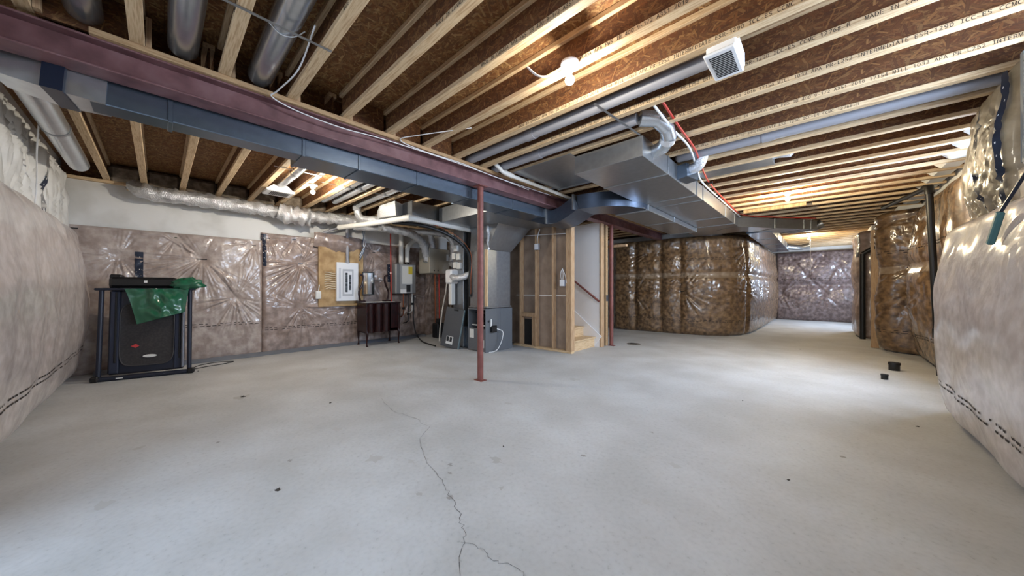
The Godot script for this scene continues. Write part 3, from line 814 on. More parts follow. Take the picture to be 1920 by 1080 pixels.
func ducts() -> void:
	# main trunk, right of the beam
	var t := thing("supply_duct", "wide galvanized trunk duct hanging under the joists, its square end nearest", "duct")
	put(Bld.new().bx(V(-2.03, 2.434, -8.15), V(-1.26, 2.636, -3.19), 0.004), "duct_body", M.galv, t)
	put(Bld.new().bx(V(-2.26, 2.436, -9.0), V(-1.27, 2.634, -8.15), 0.004), "duct_body", M.galv, t)
	for z in [-3.9, -5.05, -5.38, -6.9, -7.75]:
		seam(t, V(-2.04, 2.426, z - 0.015), V(-1.25, 2.64, z + 0.015), M.galv)
	# joist bay covered with sheet metal
	t = thing("panning_sheet", "flat galvanized sheet closing the joist bay beside the trunk duct", "duct")
	put(Bld.new().bx(V(-2.9, 2.640, -4.1), V(-2.03, 2.648, -3.10), 0.002), "sheet", M.galv, t)
	put(Bld.new().bx(V(-2.9, 2.632, -4.12), V(-2.03, 2.648, -4.08), 0.002), "sheet_flange", M.galv, t)
	# left trunk
	t = thing("supply_duct", "long dull blue-grey galvanized duct running beside the steel beam on the left", "duct")
	put(Bld.new().bx(V(-3.455, 2.30, -0.85), V(-3.265, 2.56, 0.3), 0.006), "duct_body", M.galv_blue, t)
	put(Bld.new().bx(V(-3.63, 2.30, -4.75), V(-3.262, 2.56, -0.85), 0.006), "duct_body", M.galv_blue, t)
	for z in [-0.05, -0.85, -1.32, -1.95, -2.7, -3.5]:
		seam(t, V(-3.64 if z < -0.8 else -3.465, 2.292, z - 0.012), V(-3.255, 2.57, z + 0.012), M.galv_blue)
	put(Bld.new().duct([V(-3.36, 2.44, 0.22), V(-3.37, 2.45, 0.42), V(-3.40, 2.47, 0.62)], [0.22, 0.26, 0.22], [0.28, 0.3, 0.26]), "foil_wrap", M.round, t)
	put(Bld.new().duct([V(-3.36, 2.45, 0.36), V(-3.37, 2.455, 0.44)], 0.30, 0.31), "black_tape", M.navy_tape, t)
	t = thing("round_duct", "round galvanized duct slung along the left wall under the joists", "duct", Vector3.ZERO, "round ducts")
	put(dome_pipe(V(-3.42, 2.47, 0.58), V(-5.86, 2.5, 0.60), 0.078), "pipe", M.round, t)
	put(Bld.new().lathe([[0.08, -0.02], [0.083, -0.02], [0.083, 0.02], [0.08, 0.02]], Transform3D(Basis(Vector3.BACK, PI / 2), V(-4.6, 2.486, 0.59))), "pipe_joint", M.galv, t)
	# crossing under the beam and the second trunk
	t = thing("supply_duct", "dark curved galvanized duct dipping under the beam and turning into a low trunk", "duct")
	var p := []
	for k in 15:
		var f := k / 14.0
		p.append(V(lerpf(-3.62, -2.72, f), 2.43 - 0.15 * pow(sin(f * PI), 1.2) + 0.03 * f, -4.52 - 0.05 * f))
	put(Bld.new().duct(p, 0.52, 0.215), "offset_section", M.galv_dark, t)
	p = []
	for k in 11:
		var q := k / 10.0 * PI / 2
		p.append(V(-2.72 + 0.53 * sin(q), 2.46, -4.57 - 0.53 * (1 - cos(q))))
	put(Bld.new().duct(p, 0.50, 0.215), "elbow", M.galv_dark, t)
	put(Bld.new().bx(V(-2.45, 2.345, -7.75), V(-1.93, 2.43, -5.08), 0.004), "trunk_section", M.galv, t)
	for x in [-2.74, -3.25]:
		seam(t, V(x - 0.014, 2.20 if x < -3 else 2.345, -4.83), V(x + 0.014, 2.44 if x < -3 else 2.575, -4.25), M.galv)
	for z in [-5.1, -6.3, -7.7]:
		seam(t, V(-2.46, 2.337, z - 0.014), V(-1.92, 2.432, z + 0.014), M.galv)
	# branches at the deep end
	t = thing("supply_duct", "flat galvanized branch duct slanting off the deep end of the trunk", "duct")
	put(Bld.new().duct([V(-1.5, 2.53, -8.25), V(-0.95, 2.53, -9.0), V(-0.28, 2.53, -9.9)], 0.5, 0.2), "duct_body", M.galv, t)
	for f in [0.3, 0.78, 0.9]:
		var c := V(-1.2, 2.53, -8.66).lerp(V(-0.28, 2.53, -9.9), f)
		put(Bld.new().duct([c - V(0.006, 0, -0.008), c + V(0.006, 0, -0.008)], 0.515, 0.215), "seam_cleat", M.galv, t)
	put(Bld.new().tube([V(-0.28, 2.53, -9.9), V(-0.2, 2.53, -9.98), V(-0.1, 2.55, -10.02), V(0.0, 2.6, -10.02)], 0.09, 16), "round_takeoff", M.galv, t)
	t = thing("supply_duct", "galvanized duct running along the side of the insulated block to the far wall", "duct")
	put(Bld.new().bx(V(-1.28, 2.42, -14.6), V(-0.82, 2.62, -9.3), 0.004), "duct_body", M.galv_blue, t)
	for z in [-10.6, -12.0, -13.4]:
		seam(t, V(-1.29, 2.412, z - 0.014), V(-0.81, 2.63, z + 0.014), M.galv)
	put(Bld.new().tube([V(-0.9, 2.55, -14.2), V(-0.66, 2.52, -14.4), V(-0.5, 2.52, -14.5), V(-0.3, 2.56, -14.5)], 0.09, 14), "round_takeoff", M.galv, t)
	# round ducts in the bays over the beam
	var lab := ["round galvanized duct in the joist bay above the beam, leftmost of three", "round galvanized duct in the joist bay above the beam, middle of three", "round galvanized duct above the beam, rightmost of three, tied with wire"]
	for k in 3:
		t = thing("round_duct", lab[k], "duct", Vector3.ZERO, "round ducts")
		var z: float = [0.30, -0.105, -0.515][k]
		put(dome_pipe(V(0.9, 2.77, z), V(-3.08, 2.755, z), 0.078), "pipe", M.round, t)
		if k == 2:
			put(Bld.new().tube(smooth_path([V(-2.36, 2.71, z + 0.08), V(-2.37, 2.68, z + 0.02), V(-2.33, 2.675, z - 0.04), V(-2.3, 2.72, z - 0.09)]), 0.003, 6), "tie_wire", M.cable, t)
	# grey vent pipes
	var vents := [["grey plastic vent pipe ending at the white grille box", -0.55, -3.1, -2.55, 2.70], ["grey plastic vent pipe one bay beyond the grille box pipe", -1.22, -3.08, -2.96, 2.69], ["long grey plastic vent pipe in the bay past the trunk duct", 0.95, -1.22, -4.19, 2.69], ["grey plastic pipe in the bay beyond the beam end", -2.1, -3.0, -4.05, 2.70]]
	for q in vents:
		t = thing("vent_pipe", q[0], "pipe", Vector3.ZERO, "grey vent pipes in the joist bays")
		put(dome_pipe(V(q[1], q[4], q[3]), V(q[2], q[4], q[3]), 0.05), "pipe", M.pvc_grey, t)
		var mid: float = lerpf(q[1], q[2], 0.62)
		put(Bld.new().tube([V(mid - 0.05, q[4], q[3]), V(mid + 0.05, q[4], q[3])], 0.056, 18), "coupling", M.pvc_grey, t)
	# adjustable elbow off the trunk
	t = thing("duct_elbow", "shiny segmented round elbow rising from the side of the trunk duct", "duct")
	var el := [V(-1.27, 2.54, -3.46), V(-1.16, 2.56, -3.43), V(-1.07, 2.60, -3.34), V(-1.05, 2.64, -3.20), V(-1.09, 2.68, -3.06), V(-1.19, 2.69, -2.98)]
	for k in 5:
		var seg: Vector3 = (el[k + 1] - el[k]).normalized() * 0.012
		put(Bld.new().tube([el[k] - seg, el[k + 1] + seg], 0.068 - 0.002 * (k % 2), 14), "elbow_segment", M.round, t)
	put(Bld.new().tube([V(-1.10, 2.585, -3.375), V(-1.06, 2.61, -3.32)], 0.074, 14, false), "collar", M.foil, t)
	t = thing("duct_boot", "small galvanized boot on the trunk duct below the long vent pipe", "duct")
	put(Bld.new().duct([V(-1.26, 2.53, -4.35), V(-1.12, 2.54, -4.32)], 0.26, 0.16), "boot_body", M.galv_blue, t)
	put(Bld.new().tube(smooth_path([V(-1.13, 2.56, -4.3), V(-1.05, 2.58, -4.28), V(-1.0, 2.66, -4.25), V(-0.99, 2.80, -4.24)]), 0.06, 14), "collar", M.foil, t)
	t = thing("duct_boot", "flat galvanized stack duct tucked in a joist bay with a round collar", "duct")
	put(Bld.new().bx(V(-1.2, 2.665, -5.13), V(-0.42, 2.84, -4.82), 0.004), "boot_body", M.galv, t)
	put(Bld.new().tube([V(-0.42, 2.75, -4.98), V(-0.36, 2.75, -4.98), V(-0.28, 2.73, -4.98), V(-0.24, 2.78, -4.98), V(-0.23, 2.86, -4.98)], 0.06, 14), "collar", M.foil, t)
	# exhaust grille box
	t = thing("exhaust_fan_box", "white exhaust grille box under the joists at the end of a grey pipe", "vent", V(-0.46, 2.60, -2.49))
	put(Bld.new().bx(V(-0.07, 0.01, -0.15), V(0.09, 0.11, 0.15), 0.008), "housing", M.white, t)
	put(Bld.new().bx(V(-0.085, -0.006, -0.165), V(0.085, 0.012, 0.165), 0.008), "grille_plate", M.white, t)
	for k in 13:
		put(Bld.new().bx(V(-0.06, -0.0085, -0.126 + k * 0.02), V(0.06, -0.0055, -0.116 + k * 0.02)), "slot", M.dark, t)
	put(Bld.new().bx(V(-0.06, 0.0, -0.17), V(0.04, 0.09, -0.162)), "mounting_tab", M.white, t)
	# ducts over the plant room
	t = thing("exhaust_fan_box", "white flat exhaust box under the left joists before the light", "vent", V(-6.08, 2.61, -1.25))
	put(frustum(V(-0.17, 0.035, -0.16), V(0.13, 0.035, 0.16), V(-0.1, 0.1, -0.09), V(0.13, 0.1, 0.09)), "housing", M.white, t)
	put(Bld.new().bx(V(-0.19, 0, -0.18), V(0.15, 0.035, 0.18), 0.008), "grille_plate", M.white, t)
	for k in 12:
		put(Bld.new().bx(V(-0.13, -0.003, -0.126 + k * 0.02), V(0.09, 0.0, -0.116 + k * 0.02)), "slot", M.dark, t)
	var ld := [["grey vent pipe leading to the flat white exhaust box", -4.3, -5.95, -1.25, 2.72, 0.055], ["slim round galvanized duct over the foil duct, nearer of a pair", -3.7, -6.3, -1.95, 2.70, 0.055], ["slim round galvanized duct over the foil duct, farther of a pair", -3.7, -6.28, -2.12, 2.70, 0.055], ["round galvanized duct running to the foil elbow near the back wall", -3.7, -6.25, -2.50, 2.70, 0.06]]
	for q in ld:
		t = thing("round_duct", q[0], "duct", Vector3.ZERO, "round ducts")
		put(dome_pipe(V(q[1], q[4], q[3]), V(q[2], q[4], q[3]), q[5]), "pipe", M.round, t)
		var mid: float = lerpf(q[1], q[2], 0.55)
		put(Bld.new().tube([V(mid - 0.03, q[4], q[3]), V(mid + 0.03, q[4], q[3])], q[5] + 0.006, 16), "pipe_joint", M.galv, t)
	t = thing("foil_duct", "long foil-wrapped flexible duct along the top of the back wall", "duct", Vector3.ZERO, "foil-wrapped flexible ducts")
	put(flex([V(-7.15, 2.62, 0.22), V(-7.02, 2.53, 0.12), V(-6.98, 2.52, -0.3), V(-6.96, 2.51, -0.8), V(-6.94, 2.50, -1.35), V(-6.9, 2.48, -1.65), V(-6.88, 2.49, -2.0), V(-6.82, 2.49, -2.5), V(-6.72, 2.49, -3.05)], 0.105, 0.03, 18), "sleeve", M.foil, t)
	put(flex([V(-6.92, 2.50, -1.42), V(-6.88, 2.46, -1.62), V(-6.86, 2.46, -1.88)], 0.15, 0.05, 16, false), "foil_joint", M.foil, t)
	t = thing("foil_duct", "short foil elbow dropping from the joists beside the white drain pipe", "duct", Vector3.ZERO, "foil-wrapped flexible ducts")
	put(flex([V(-6.25, 2.7, -2.5), V(-6.33, 2.62, -2.52), V(-6.28, 2.47, -2.6), V(-6.0, 2.44, -2.85), V(-5.7, 2.44, -3.0)], 0.065, 0.012), "sleeve", M.foil, t)
	t = thing("return_duct", "boxy galvanized return duct above the white drain pipe with a foil nose", "duct")
	put(Bld.new().bx(V(-5.5, 2.36, -4.4), V(-4.95, 2.60, -2.86), 0.004), "duct_body", M.galv, t)
	put(Bld.new().duct([V(-5.25, 2.48, -2.86), V(-5.5, 2.46, -2.7), V(-5.75, 2.44, -2.72)], [0.5, 0.3, 0.16], [0.24, 0.2, 0.15]), "foil_nose", M.foil, t)
	seam(t, V(-5.51, 2.352, -2.88), V(-4.94, 2.61, -2.85), M.galv)
	# furnace plenum
	t = thing("furnace_plenum", "tall galvanized plenum rising from the furnace and flaring to the ducts", "duct")
	put(Bld.new().bx(V(-4.87, 0.805, -4.64), V(-4.40, 1.86, -4.03), 0.004), "coil_case", M.galv, t)
	put(frustum(V(-4.87, 1.86, -4.64), V(-4.38, 1.86, -4.03), V(-4.87, 2.34, -4.95), V(-4.12, 2.34, -4.06)), "flare", M.galv, t)
	put(Bld.new().bx(V(-4.9, 2.305, -4.95), V(-3.63, 2.56, -3.35), 0.004), "plenum_head", M.galv, t)
	put(flex([V(-4.385, 2.28, -4.04), V(-4.385, 2.0, -4.05), V(-4.39, 1.85, -4.05)], 0.03, 0.02, 8, false), "foil_tape", M.foil, t)
	put(Bld.new().bx(V(-4.45, 0.81, -4.05), V(-4.39, 1.86, -4.02), 0.003), "tan_edge", M.pine_y, t)
	put(Bld.new().bx(V(-4.88, 0.80, -4.66), V(-4.385, 0.83, -4.01), 0.003), "base_flange", M.galv, t)

# ---------------------------------------------------------------- stair, stud wall
func stair_and_studs() -> void:
	var w := structure("wall_stair")
	put(Bld.new().bx(V(-4.9, 0, -6.03), V(-3.2, 2.46, -5.93)), "drywall_board", M.drywall, w)
	put(Bld.new().bx(V(-3.2, 0, -6.05), V(-3.165, 2.46, -5.92), 0.003), "end_stud", M.stud, w)
	w = structure("wall_studs")
	put(Bld.new().bx(V(-6.2, 0.04, -5.075), V(-3.25, 2.64, -5.06)), "drywall_back", M.drywall_back, w)
	put(Bld.new().bx(V(-4.62, 0, -5.06), V(-3.225, 0.04, -4.97), 0.003), "bottom_plate", M.pine, w)
	put(Bld.new().bx(V(-4.62, 2.60, -5.06), V(-3.225, 2.64, -4.97), 0.003), "top_plate", M.pine, w)
	for x in [-4.46, -4.06, -3.655, -3.345]:
		put(Bld.new().bx(V(x, 0.04, -5.058), V(x + 0.04, 2.6, -4.97), 0.003), "stud", M.stud, w)
	put(Bld.new().bx(V(-3.265, 0.04, -5.07), V(-3.225, 2.6, -4.965), 0.003), "corner_stud", M.stud, w)
	put(Bld.new().bx(V(-3.305, 0.04, -5.07), V(-3.267, 2.6, -4.97), 0.003), "corner_stud", M.stud, w)
	put(Bld.new().bx(V(-4.42, 0.60, -5.055), V(-4.06, 0.68, -4.98), 0.003), "trimmer_board", M.stud, w)
	put(Bld.new().bx(V(-4.42, 0.04, -5.058), V(-4.40, 0.60, -4.98)), "trimmer_board", M.stud, w)
	put(Bld.new().bx(V(-4.16, 0.04, -5.058), V(-4.062, 0.60, -5.0)), "trimmer_board", M.stud, w)
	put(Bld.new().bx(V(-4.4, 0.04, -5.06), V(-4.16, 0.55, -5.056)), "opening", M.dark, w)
	put(Bld.new().bx(V(-4.62, 1.015, -5.06), V(-3.31, 1.03, -5.055)), "board_joint", M.label, w)
	put(Bld.new().tube([V(-4.6, 2.22, -4.965), V(-3.35, 2.14, -4.965)], 0.006, 6), "cable", M.cable, w)
	put(Bld.new().bx(V(-3.55, 2.0, -6.45), V(-2.86, 2.05, -6.36), 0.003), "header", M.stud, structure("trim_2"))
	for b in [["grey metal junction box high on a stud near the plenum", V(-3.99, 1.955, -4.955)], ["grey metal junction box with looped cables by the corner stud", V(-3.405, 1.255, -4.96)]]:
		var t := thing("junction_box", b[0], "junction box", b[1], "junction boxes on the stud wall")
		put(Bld.new().box(V(0.1, 0.12, 0.05), Transform3D(), 0.006), "box_body", M.pvc_grey, t)
		put(Bld.new().bx(V(-0.045, -0.055, 0.025), V(0.045, 0.055, 0.029), 0.001), "cover_plate", M.panel_white, t)
		for k in 3:
			put(Bld.new().tube(smooth_path([V(-0.03 + k * 0.025, 0.06, 0), V(-0.04 + k * 0.025, 0.17 + k * 0.02, 0.01), V(0.0, 0.24 + 0.01 * k, 0.01), V(0.05, 0.14, 0.0), V(0.075, 0.0, -0.01)] if b[1].x > -3.6 else [V(0, 0.06, 0), V(0.01 + k * 0.006, 0.2, 0), V(0.05 + k * 0.006, 0.33, -0.01)]), 0.005, 6), "cable", M.cable, t)
	# steps climb away towards the back wall
	var s := thing("staircase", "bare pine stair with open steps climbing behind the stud wall", "staircase")
	for k in 9:
		put(Bld.new().bx(V(-3.56 - k * 0.25, 0.17 + k * 0.19, -5.91), V(-3.27 - k * 0.25, 0.20 + k * 0.19, -5.09), 0.006), "tread", M.pine_z, s)
		put(Bld.new().bx(V(-3.32 - k * 0.25, k * 0.19 + 0.002, -5.91), V(-3.30 - k * 0.25, 0.17 + k * 0.19, -5.09)), "riser", M.pine_z, s)
	put(Bld.new().bar(V(-3.24, 0.1, -5.915), V(-5.3, 1.7, -5.915), 0.02, 0.3, Vector3.UP, 0.003), "skirt_board", M.drywall, s)
	s = thing("handrail", "thin red-brown handrail sloping down the white stair wall", "handrail")
	put(Bld.new().tube([V(-3.17, 0.90, -5.86), V(-3.85, 1.395, -5.86), V(-4.3, 1.72, -5.86)], 0.02, 12), "rail", M.rust_post, s)
	for q in [V(-3.3, 0.99, -5.86), V(-4.0, 1.5, -5.86)]:
		put(Bld.new().bar(q, q - V(0, 0.02, 0.075), 0.015, 0.015), "bracket", M.black, s)
	s = thing("timber_stud", "dark upright timber stud between the white wall and the second steel post", "stud", V(-3.2, 0, -6.2))
	put(Bld.new().bx(V(-0.02, 0.0, -0.045), V(0.02, 2.44, 0.045), 0.003), "stud_body", M.plate, s)
	put(Bld.new().bx(V(0.02, 0.9, -0.04), V(0.026, 1.02, 0.04)), "nail_plate", M.galv, s)

# ---------------------------------------------------------------- furnace and services along the back wall
func plant_room() -> void:
	var t := thing("furnace", "squat dark grey furnace with its front panel off, under the plenum", "furnace", V(-4.64, 0, -4.34))
	put(Bld.new().bx(V(-0.25, 0.0, -0.35), V(0.25, 0.79, -0.02), 0.008), "cabinet", M.furnace, t)
	put(Bld.new().bx(V(-0.25, 0.0, -0.02), V(-0.235, 0.79, 0.35), 0.004), "side_panel", M.furnace, t)
	put(Bld.new().bx(V(0.235, 0.0, -0.02), V(0.25, 0.79, 0.35), 0.004), "side_panel", M.furnace, t)
	put(Bld.new().bx(V(-0.235, 0.765, -0.02), V(0.235, 0.79, 0.35), 0.004), "top_panel", M.furnace, t)
	put(Bld.new().bx(V(-0.235, 0.01, 0.315), V(0.235, 0.42, 0.345), 0.006), "blower_door", M.furnace, t)
	put(Bld.new().bx(V(-0.235, 0.42, 0.0), V(0.235, 0.765, 0.03)), "burner_wall", M.furnace_dark, t)
	put(Bld.new().lathe([[0.0, -0.06], [0.085, -0.06], [0.085, 0.02], [0.06, 0.05], [0.0, 0.05]], Transform3D(Basis(Vector3.RIGHT, PI / 2), V(0.06, 0.6, 0.12))), "draft_fan", M.black, t)
	put(Bld.new().bx(V(-0.2, 0.5, 0.03), V(-0.06, 0.66, 0.16), 0.006), "control_board", M.furnace_dark, t)
	put(Bld.new().bx(V(-0.2, 0.68, 0.05), V(0.2, 0.72, 0.2), 0.004), "burner_rail", M.black, t)
	put(Bld.new().tube(smooth_path([V(-0.15, 0.5, 0.17), V(-0.05, 0.45, 0.28), V(0.1, 0.52, 0.25), V(0.18, 0.6, 0.1)]), 0.012, 8), "hose", M.black, t)
	put(Bld.new().tube([V(-0.22, 0.47, 0.26), V(0.2, 0.47, 0.26)], 0.012, 8), "gas_pipe", M.label, t)
	put(Bld.new().bx(V(-0.2, 0.24, 0.345), V(-0.08, 0.40, 0.347)), "rating_label", M.label, t)
	put(Bld.new().bx(V(0.1, 0.08, 0.345), V(0.2, 0.22, 0.347)), "rating_label", M.label, t)
	put(Bld.new().bx(V(0.25, 0.36, 0.12), V(0.31, 0.48, 0.24), 0.006), "switch_box", M.black, t)
	put(Bld.new().bx(V(0.25, 0.46, 0.22), V(0.28, 0.6, 0.25), 0.004), "switch_plate", M.label, t)
	put(Bld.new().lathe([[0.0, 0.0], [0.022, 0.0], [0.022, 0.004], [0.0, 0.004]], Transform3D(Basis(Vector3.BACK, -PI / 2), V(0.25, 0.56, 0.28)), 14), "knockout", M.black, t)
	put(Bld.new().tube(smooth_path([V(0.3, 0.42, 0.12), V(0.36, 0.35, 0.02), V(0.34, 0.12, 0.08), V(0.3, 0.012, 0.2), V(0.1, 0.01, 0.42)]), 0.008, 8), "power_cord", M.cable, t)
	# removed cover leaning on it
	t = thing("furnace_cover", "grey furnace cover panel leaning beside the open furnace", "panel", V(-5.27, 0, -3.80))
	var lean := Transform3D(Basis(Vector3.UP, 0.35) * Basis(Vector3.RIGHT, -0.06) * Basis(Vector3.BACK, -0.16), V(0, 0.0, 0))
	put(Bld.new().box(V(0.40, 0.76, 0.03), lean * Transform3D(Basis(), V(0.03, 0.41, 0)), 0.006), "panel", plain(rgb(84, 86, 90), 0.45, 0.3), t)
	put(Bld.new().box(V(0.022, 0.76, 0.035), lean * Transform3D(Basis(), V(0.235, 0.41, 0)), 0.004), "edge_fold", plain(rgb(120, 140, 146), 0.4, 0.4), t)
	put(Bld.new().box(V(0.1, 0.03, 0.006), lean * Transform3D(Basis(), V(0.06, 0.76, 0.017)), 0.002), "handle_slot", M.black, t)
	put(Bld.new().box(V(0.15, 0.15, 0.003), lean * Transform3D(Basis(), V(0.02, 0.17, 0.017))), "label_plate", M.label, t)
	for q in [V(-0.02, 0.19, 0.0195), V(0.05, 0.19, 0.0195)]:
		put(Bld.new().box(V(0.05, 0.09, 0.003), lean * Transform3D(Basis(), q)), "label_print", M.furnace_dark, t)
	# return air drop left of the furnace
	t = thing("return_drop", "narrow galvanized return duct standing left of the furnace", "duct")
	put(Bld.new().bx(V(-5.42, 0.02, -4.6), V(-5.1, 2.30, -4.05), 0.004), "duct_body", M.galv, t)
	put(Bld.new().bx(V(-5.1, 0.02, -4.55), V(-4.9, 0.42, -4.08), 0.004), "boot", M.galv_blue, t)
	put(Bld.new().bx(V(-5.06, 0.45, -4.2), V(-4.94, 2.3, -4.12), 0.004), "black_filter_rack", M.dark, t)
	for q in [V(-5.3, 1.95, 0), V(-5.36, 1.8, 0), V(-5.22, 1.78, 0), V(-5.32, 1.62, 0), V(-5.2, 1.6, 0)]:
		put(Bld.new().box(V(0.11, 0.12, 0.05), Transform3D(Basis(), V(q.x, q.y, -4.025)), 0.006), "relay_box", M.label, t)
	t = thing("vent_stack", "wide white flue pipe standing behind the lone steel post", "pipe", V(-4.98, 0, -4.25))
	put(Bld.new().lathe([[0.0, 0.80], [0.07, 0.80], [0.07, 2.3], [0.0, 2.3]]), "pipe", M.pvc, t)
	t = thing("humidifier", "white plastic humidifier box with a foil hose beside the return duct", "humidifier", V(-5.36, 1.39, -3.97))
	put(Bld.new().box(V(0.2, 0.28, 0.2), Transform3D(), 0.03), "housing", M.white, t)
	put(Bld.new().box(V(0.1, 0.45, 0.1), Transform3D(Basis(), V(0.0, -0.33, 0)), 0.01), "drain_box", M.label, t)
	put(flex([V(0.08, 0.0, 0.05), V(0.2, -0.03, 0.08), V(0.36, -0.02, 0.02), V(0.48, 0.06, -0.1)], 0.06, 0.01), "foil_hose", M.foil, t)
	# heat recovery unit
	t = thing("ventilator_box", "beige metal ventilator box hung high on the wall left of the furnace", "ventilator", V(-6.62, 1.50, -4.40))
	put(Bld.new().bx(V(-0.22, 0.0, -0.27), V(0.22, 0.56, 0.27), 0.01), "case", M.beige, t)
	put(Bld.new().bx(V(0.22, 0.3, -0.24), V(0.225, 0.45, -0.18)), "label_plate", M.label, t)
	for q in [0.15, 0.05]:
		put(Bld.new().lathe([[0.0, 0], [0.012, 0], [0.012, 0.006], [0.0, 0.006]], Transform3D(Basis(Vector3.BACK, -PI / 2), V(0.22, 0.06, q)), 10), "screw_cap", M.dark, t)
	var hoses := [["crinkled foil hose bending down to the left of the beige ventilator", [V(-6.2, 2.33, -2.9), V(-6.22, 2.32, -3.3), V(-6.28, 2.28, -3.66), V(-6.42, 2.16, -3.95), V(-6.5, 1.95, -4.1), V(-6.55, 1.8, -4.16)], 0.08], ["crinkled foil hose standing on top of the beige ventilator", [V(-6.55, 2.06, -4.3), V(-6.56, 2.2, -4.3), V(-6.55, 2.4, -4.25)], 0.07], ["crinkled foil hose looping over the right of the beige ventilator", [V(-6.3, 2.42, -4.25), V(-6.15, 2.36, -4.4), V(-6.05, 2.2, -4.5), V(-6.1, 1.95, -4.55), V(-6.15, 1.8, -4.55)], 0.07], ["flattened foil hose under the white drain pipe by the back wall", [V(-6.7, 2.36, -2.6), V(-6.5, 2.37, -3.1), V(-6.3, 2.37, -3.7), V(-6.1, 2.36, -4.3)], 0.06], ["small foil hose between the ventilator and the return duct", [V(-6.1, 1.72, -4.5), V(-5.8, 1.66, -4.35), V(-5.5, 1.66, -4.2)], 0.06]]
	for q in hoses:
		t = thing("foil_duct", q[0], "duct", Vector3.ZERO, "foil-wrapped flexible ducts")
		put(flex(q[1], q[2], 0.016), "sleeve", M.foil, t)
		put(flex([q[1][-1], q[1][-1] + (q[1][-1] - q[1][-2]).normalized() * 0.03], q[2] * 1.12, 0.0, 14, false), "clamp", M.galv, t)
	# tankless water heater
	t = thing("water_heater", "grey tankless water heater with papers on its front, hung on the back wall", "water heater", V(-6.97, 1.04, -3.81))
	put(Bld.new().bx(V(-0.13, 0.0, -0.25), V(0.12, 0.67, 0.25), 0.02), "case", M.heater, t)
	put(Bld.new().bx(V(0.12, 0.02, -0.15), V(0.124, 0.65, 0.14), 0.001), "front_cover", plain(rgb(176, 178, 180), 0.4, 0.3), t)
	put(Bld.new().bx(V(0.125, 0.22, -0.15), V(0.128, 0.62, 0.1)), "instruction_sheet", M.label, t)
	put(Bld.new().bx(V(0.128, 0.44, -0.15), V(0.131, 0.61, -0.05)), "yellow_label", M.yellow, t)
	put(Bld.new().bx(V(0.125, 0.01, 0.0), V(0.128, 0.1, 0.14)), "name_plate", M.white, t)
	put(Bld.new().bx(V(0.125, 0.04, -0.1), V(0.135, 0.2, 0.0), 0.003), "control_pad", M.furnace_dark, t)
	put(Bld.new().lathe([[0.05, 0.67], [0.05, 0.72], [0.045, 0.73]], Transform3D(Basis(), V(0, 0, 0.06)), 16), "flue_collar", M.pvc, t)
	put(Bld.new().lathe([[0.05, 0.67], [0.05, 0.70], [0.045, 0.71]], Transform3D(Basis(), V(0, 0, -0.09)), 16), "flue_collar", M.black, t)
	t = thing("flue_pipe", "straight white flue pipe rising from the water heater", "pipe", Vector3.ZERO, "white flue pipes")
	put(Bld.new().tube([V(-6.97, 1.72, -3.75), V(-6.97, 2.5, -3.75)], 0.05, 16), "pipe", M.pvc, t)
	t = thing("flue_pipe", "white flue pipe with an angled bend rising from the water heater", "pipe", Vector3.ZERO, "white flue pipes")
	put(Bld.new().tube([V(-6.97, 1.76, -3.9), V(-6.97, 2.07, -3.9), V(-6.97, 2.13, -3.93), V(-6.97, 2.4, -4.2)], 0.05, 16), "pipe", M.pvc, t)
	put(Bld.new().tube([V(-6.97, 2.04, -3.9), V(-6.97, 2.12, -3.92), V(-6.97, 2.17, -3.965)], 0.056, 16), "elbow", M.pvc, t)
	for q in [["thin copper pipe hanging under the water heater", -3.80, 0.56], ["black pipe with a valve hanging under the water heater", -3.92, 0.42], ["insulated pipe bending to the wall under the water heater", -4.02, 0.65]]:
		t = thing("service_pipe", q[0], "pipe", Vector3.ZERO, "pipes under the water heater")
		put(Bld.new().tube([V(-6.96, 1.05, q[1]), V(-6.96, q[2], q[1]), V(-6.98, q[2] - 0.04, q[1] + 0.03), V(-7.08, q[2] - 0.06, q[1] + 0.05)], 0.013, 8), "pipe", [M.copper, M.black, M.label][0 if q[1] > -3.85 else (1 if q[1] > -4 else 2)], t)
		put(Bld.new().box(V(0.04, 0.05, 0.06), Transform3D(Basis(), V(-6.95, q[2] + 0.15, q[1])), 0.008), "valve", M.black, t)
	t = thing("red_pipe", "thin upright red water pipe beside the water heater", "pipe")
	put(Bld.new().tube([V(-6.92, 0.3, -3.50), V(-6.92, 2.42, -3.47)], 0.014, 10), "pipe", M.red_pipe, t)
	put(Bld.new().box(V(0.03, 0.04, 0.05), Transform3D(Basis(), V(-6.93, 1.5, -3.49)), 0.005), "clip", M.cable, t)
	t = thing("red_pipe", "pair of copper pipes below the beige ventilator", "pipe")
	put(Bld.new().tube([V(-6.75, 0.1, -4.53), V(-6.75, 1.5, -4.50)], 0.02, 10), "pipe", M.copper, t)
	put(Bld.new().tube([V(-6.7, 0.1, -4.6), V(-6.7, 1.5, -4.58)], 0.014, 10), "pipe", M.red_pipe, t)
	t = thing("drain_pipe", "white upright drain tube in front of the dark corner by the furnace cover", "pipe")
	put(Bld.new().tube(smooth_path([V(-6.0, 1.5, -4.33), V(-6.02, 1.1, -4.3), V(-6.08, 0.7, -4.25), V(-6.12, 0.3, -4.22), V(-6.12, 0.0, -4.2)]), 0.017, 8), "tube", M.pvc, t)
	t = thing("floor_pump", "small dark pump standing on the floor under the copper pipes", "pump", V(-6.6, 0, -4.5))
	put(Bld.new().bx(V(-0.12, 0, -0.1), V(0.12, 0.35, 0.1), 0.02), "tank", M.black, t)
	put(Bld.new().bx(V(-0.06, 0.35, -0.05), V(0.06, 0.45, 0.05), 0.015), "motor_cap", M.dark, t)
	# electrical board
	t = thing("backing_board", "square plywood board on the back wall carrying the breaker panel", "board")
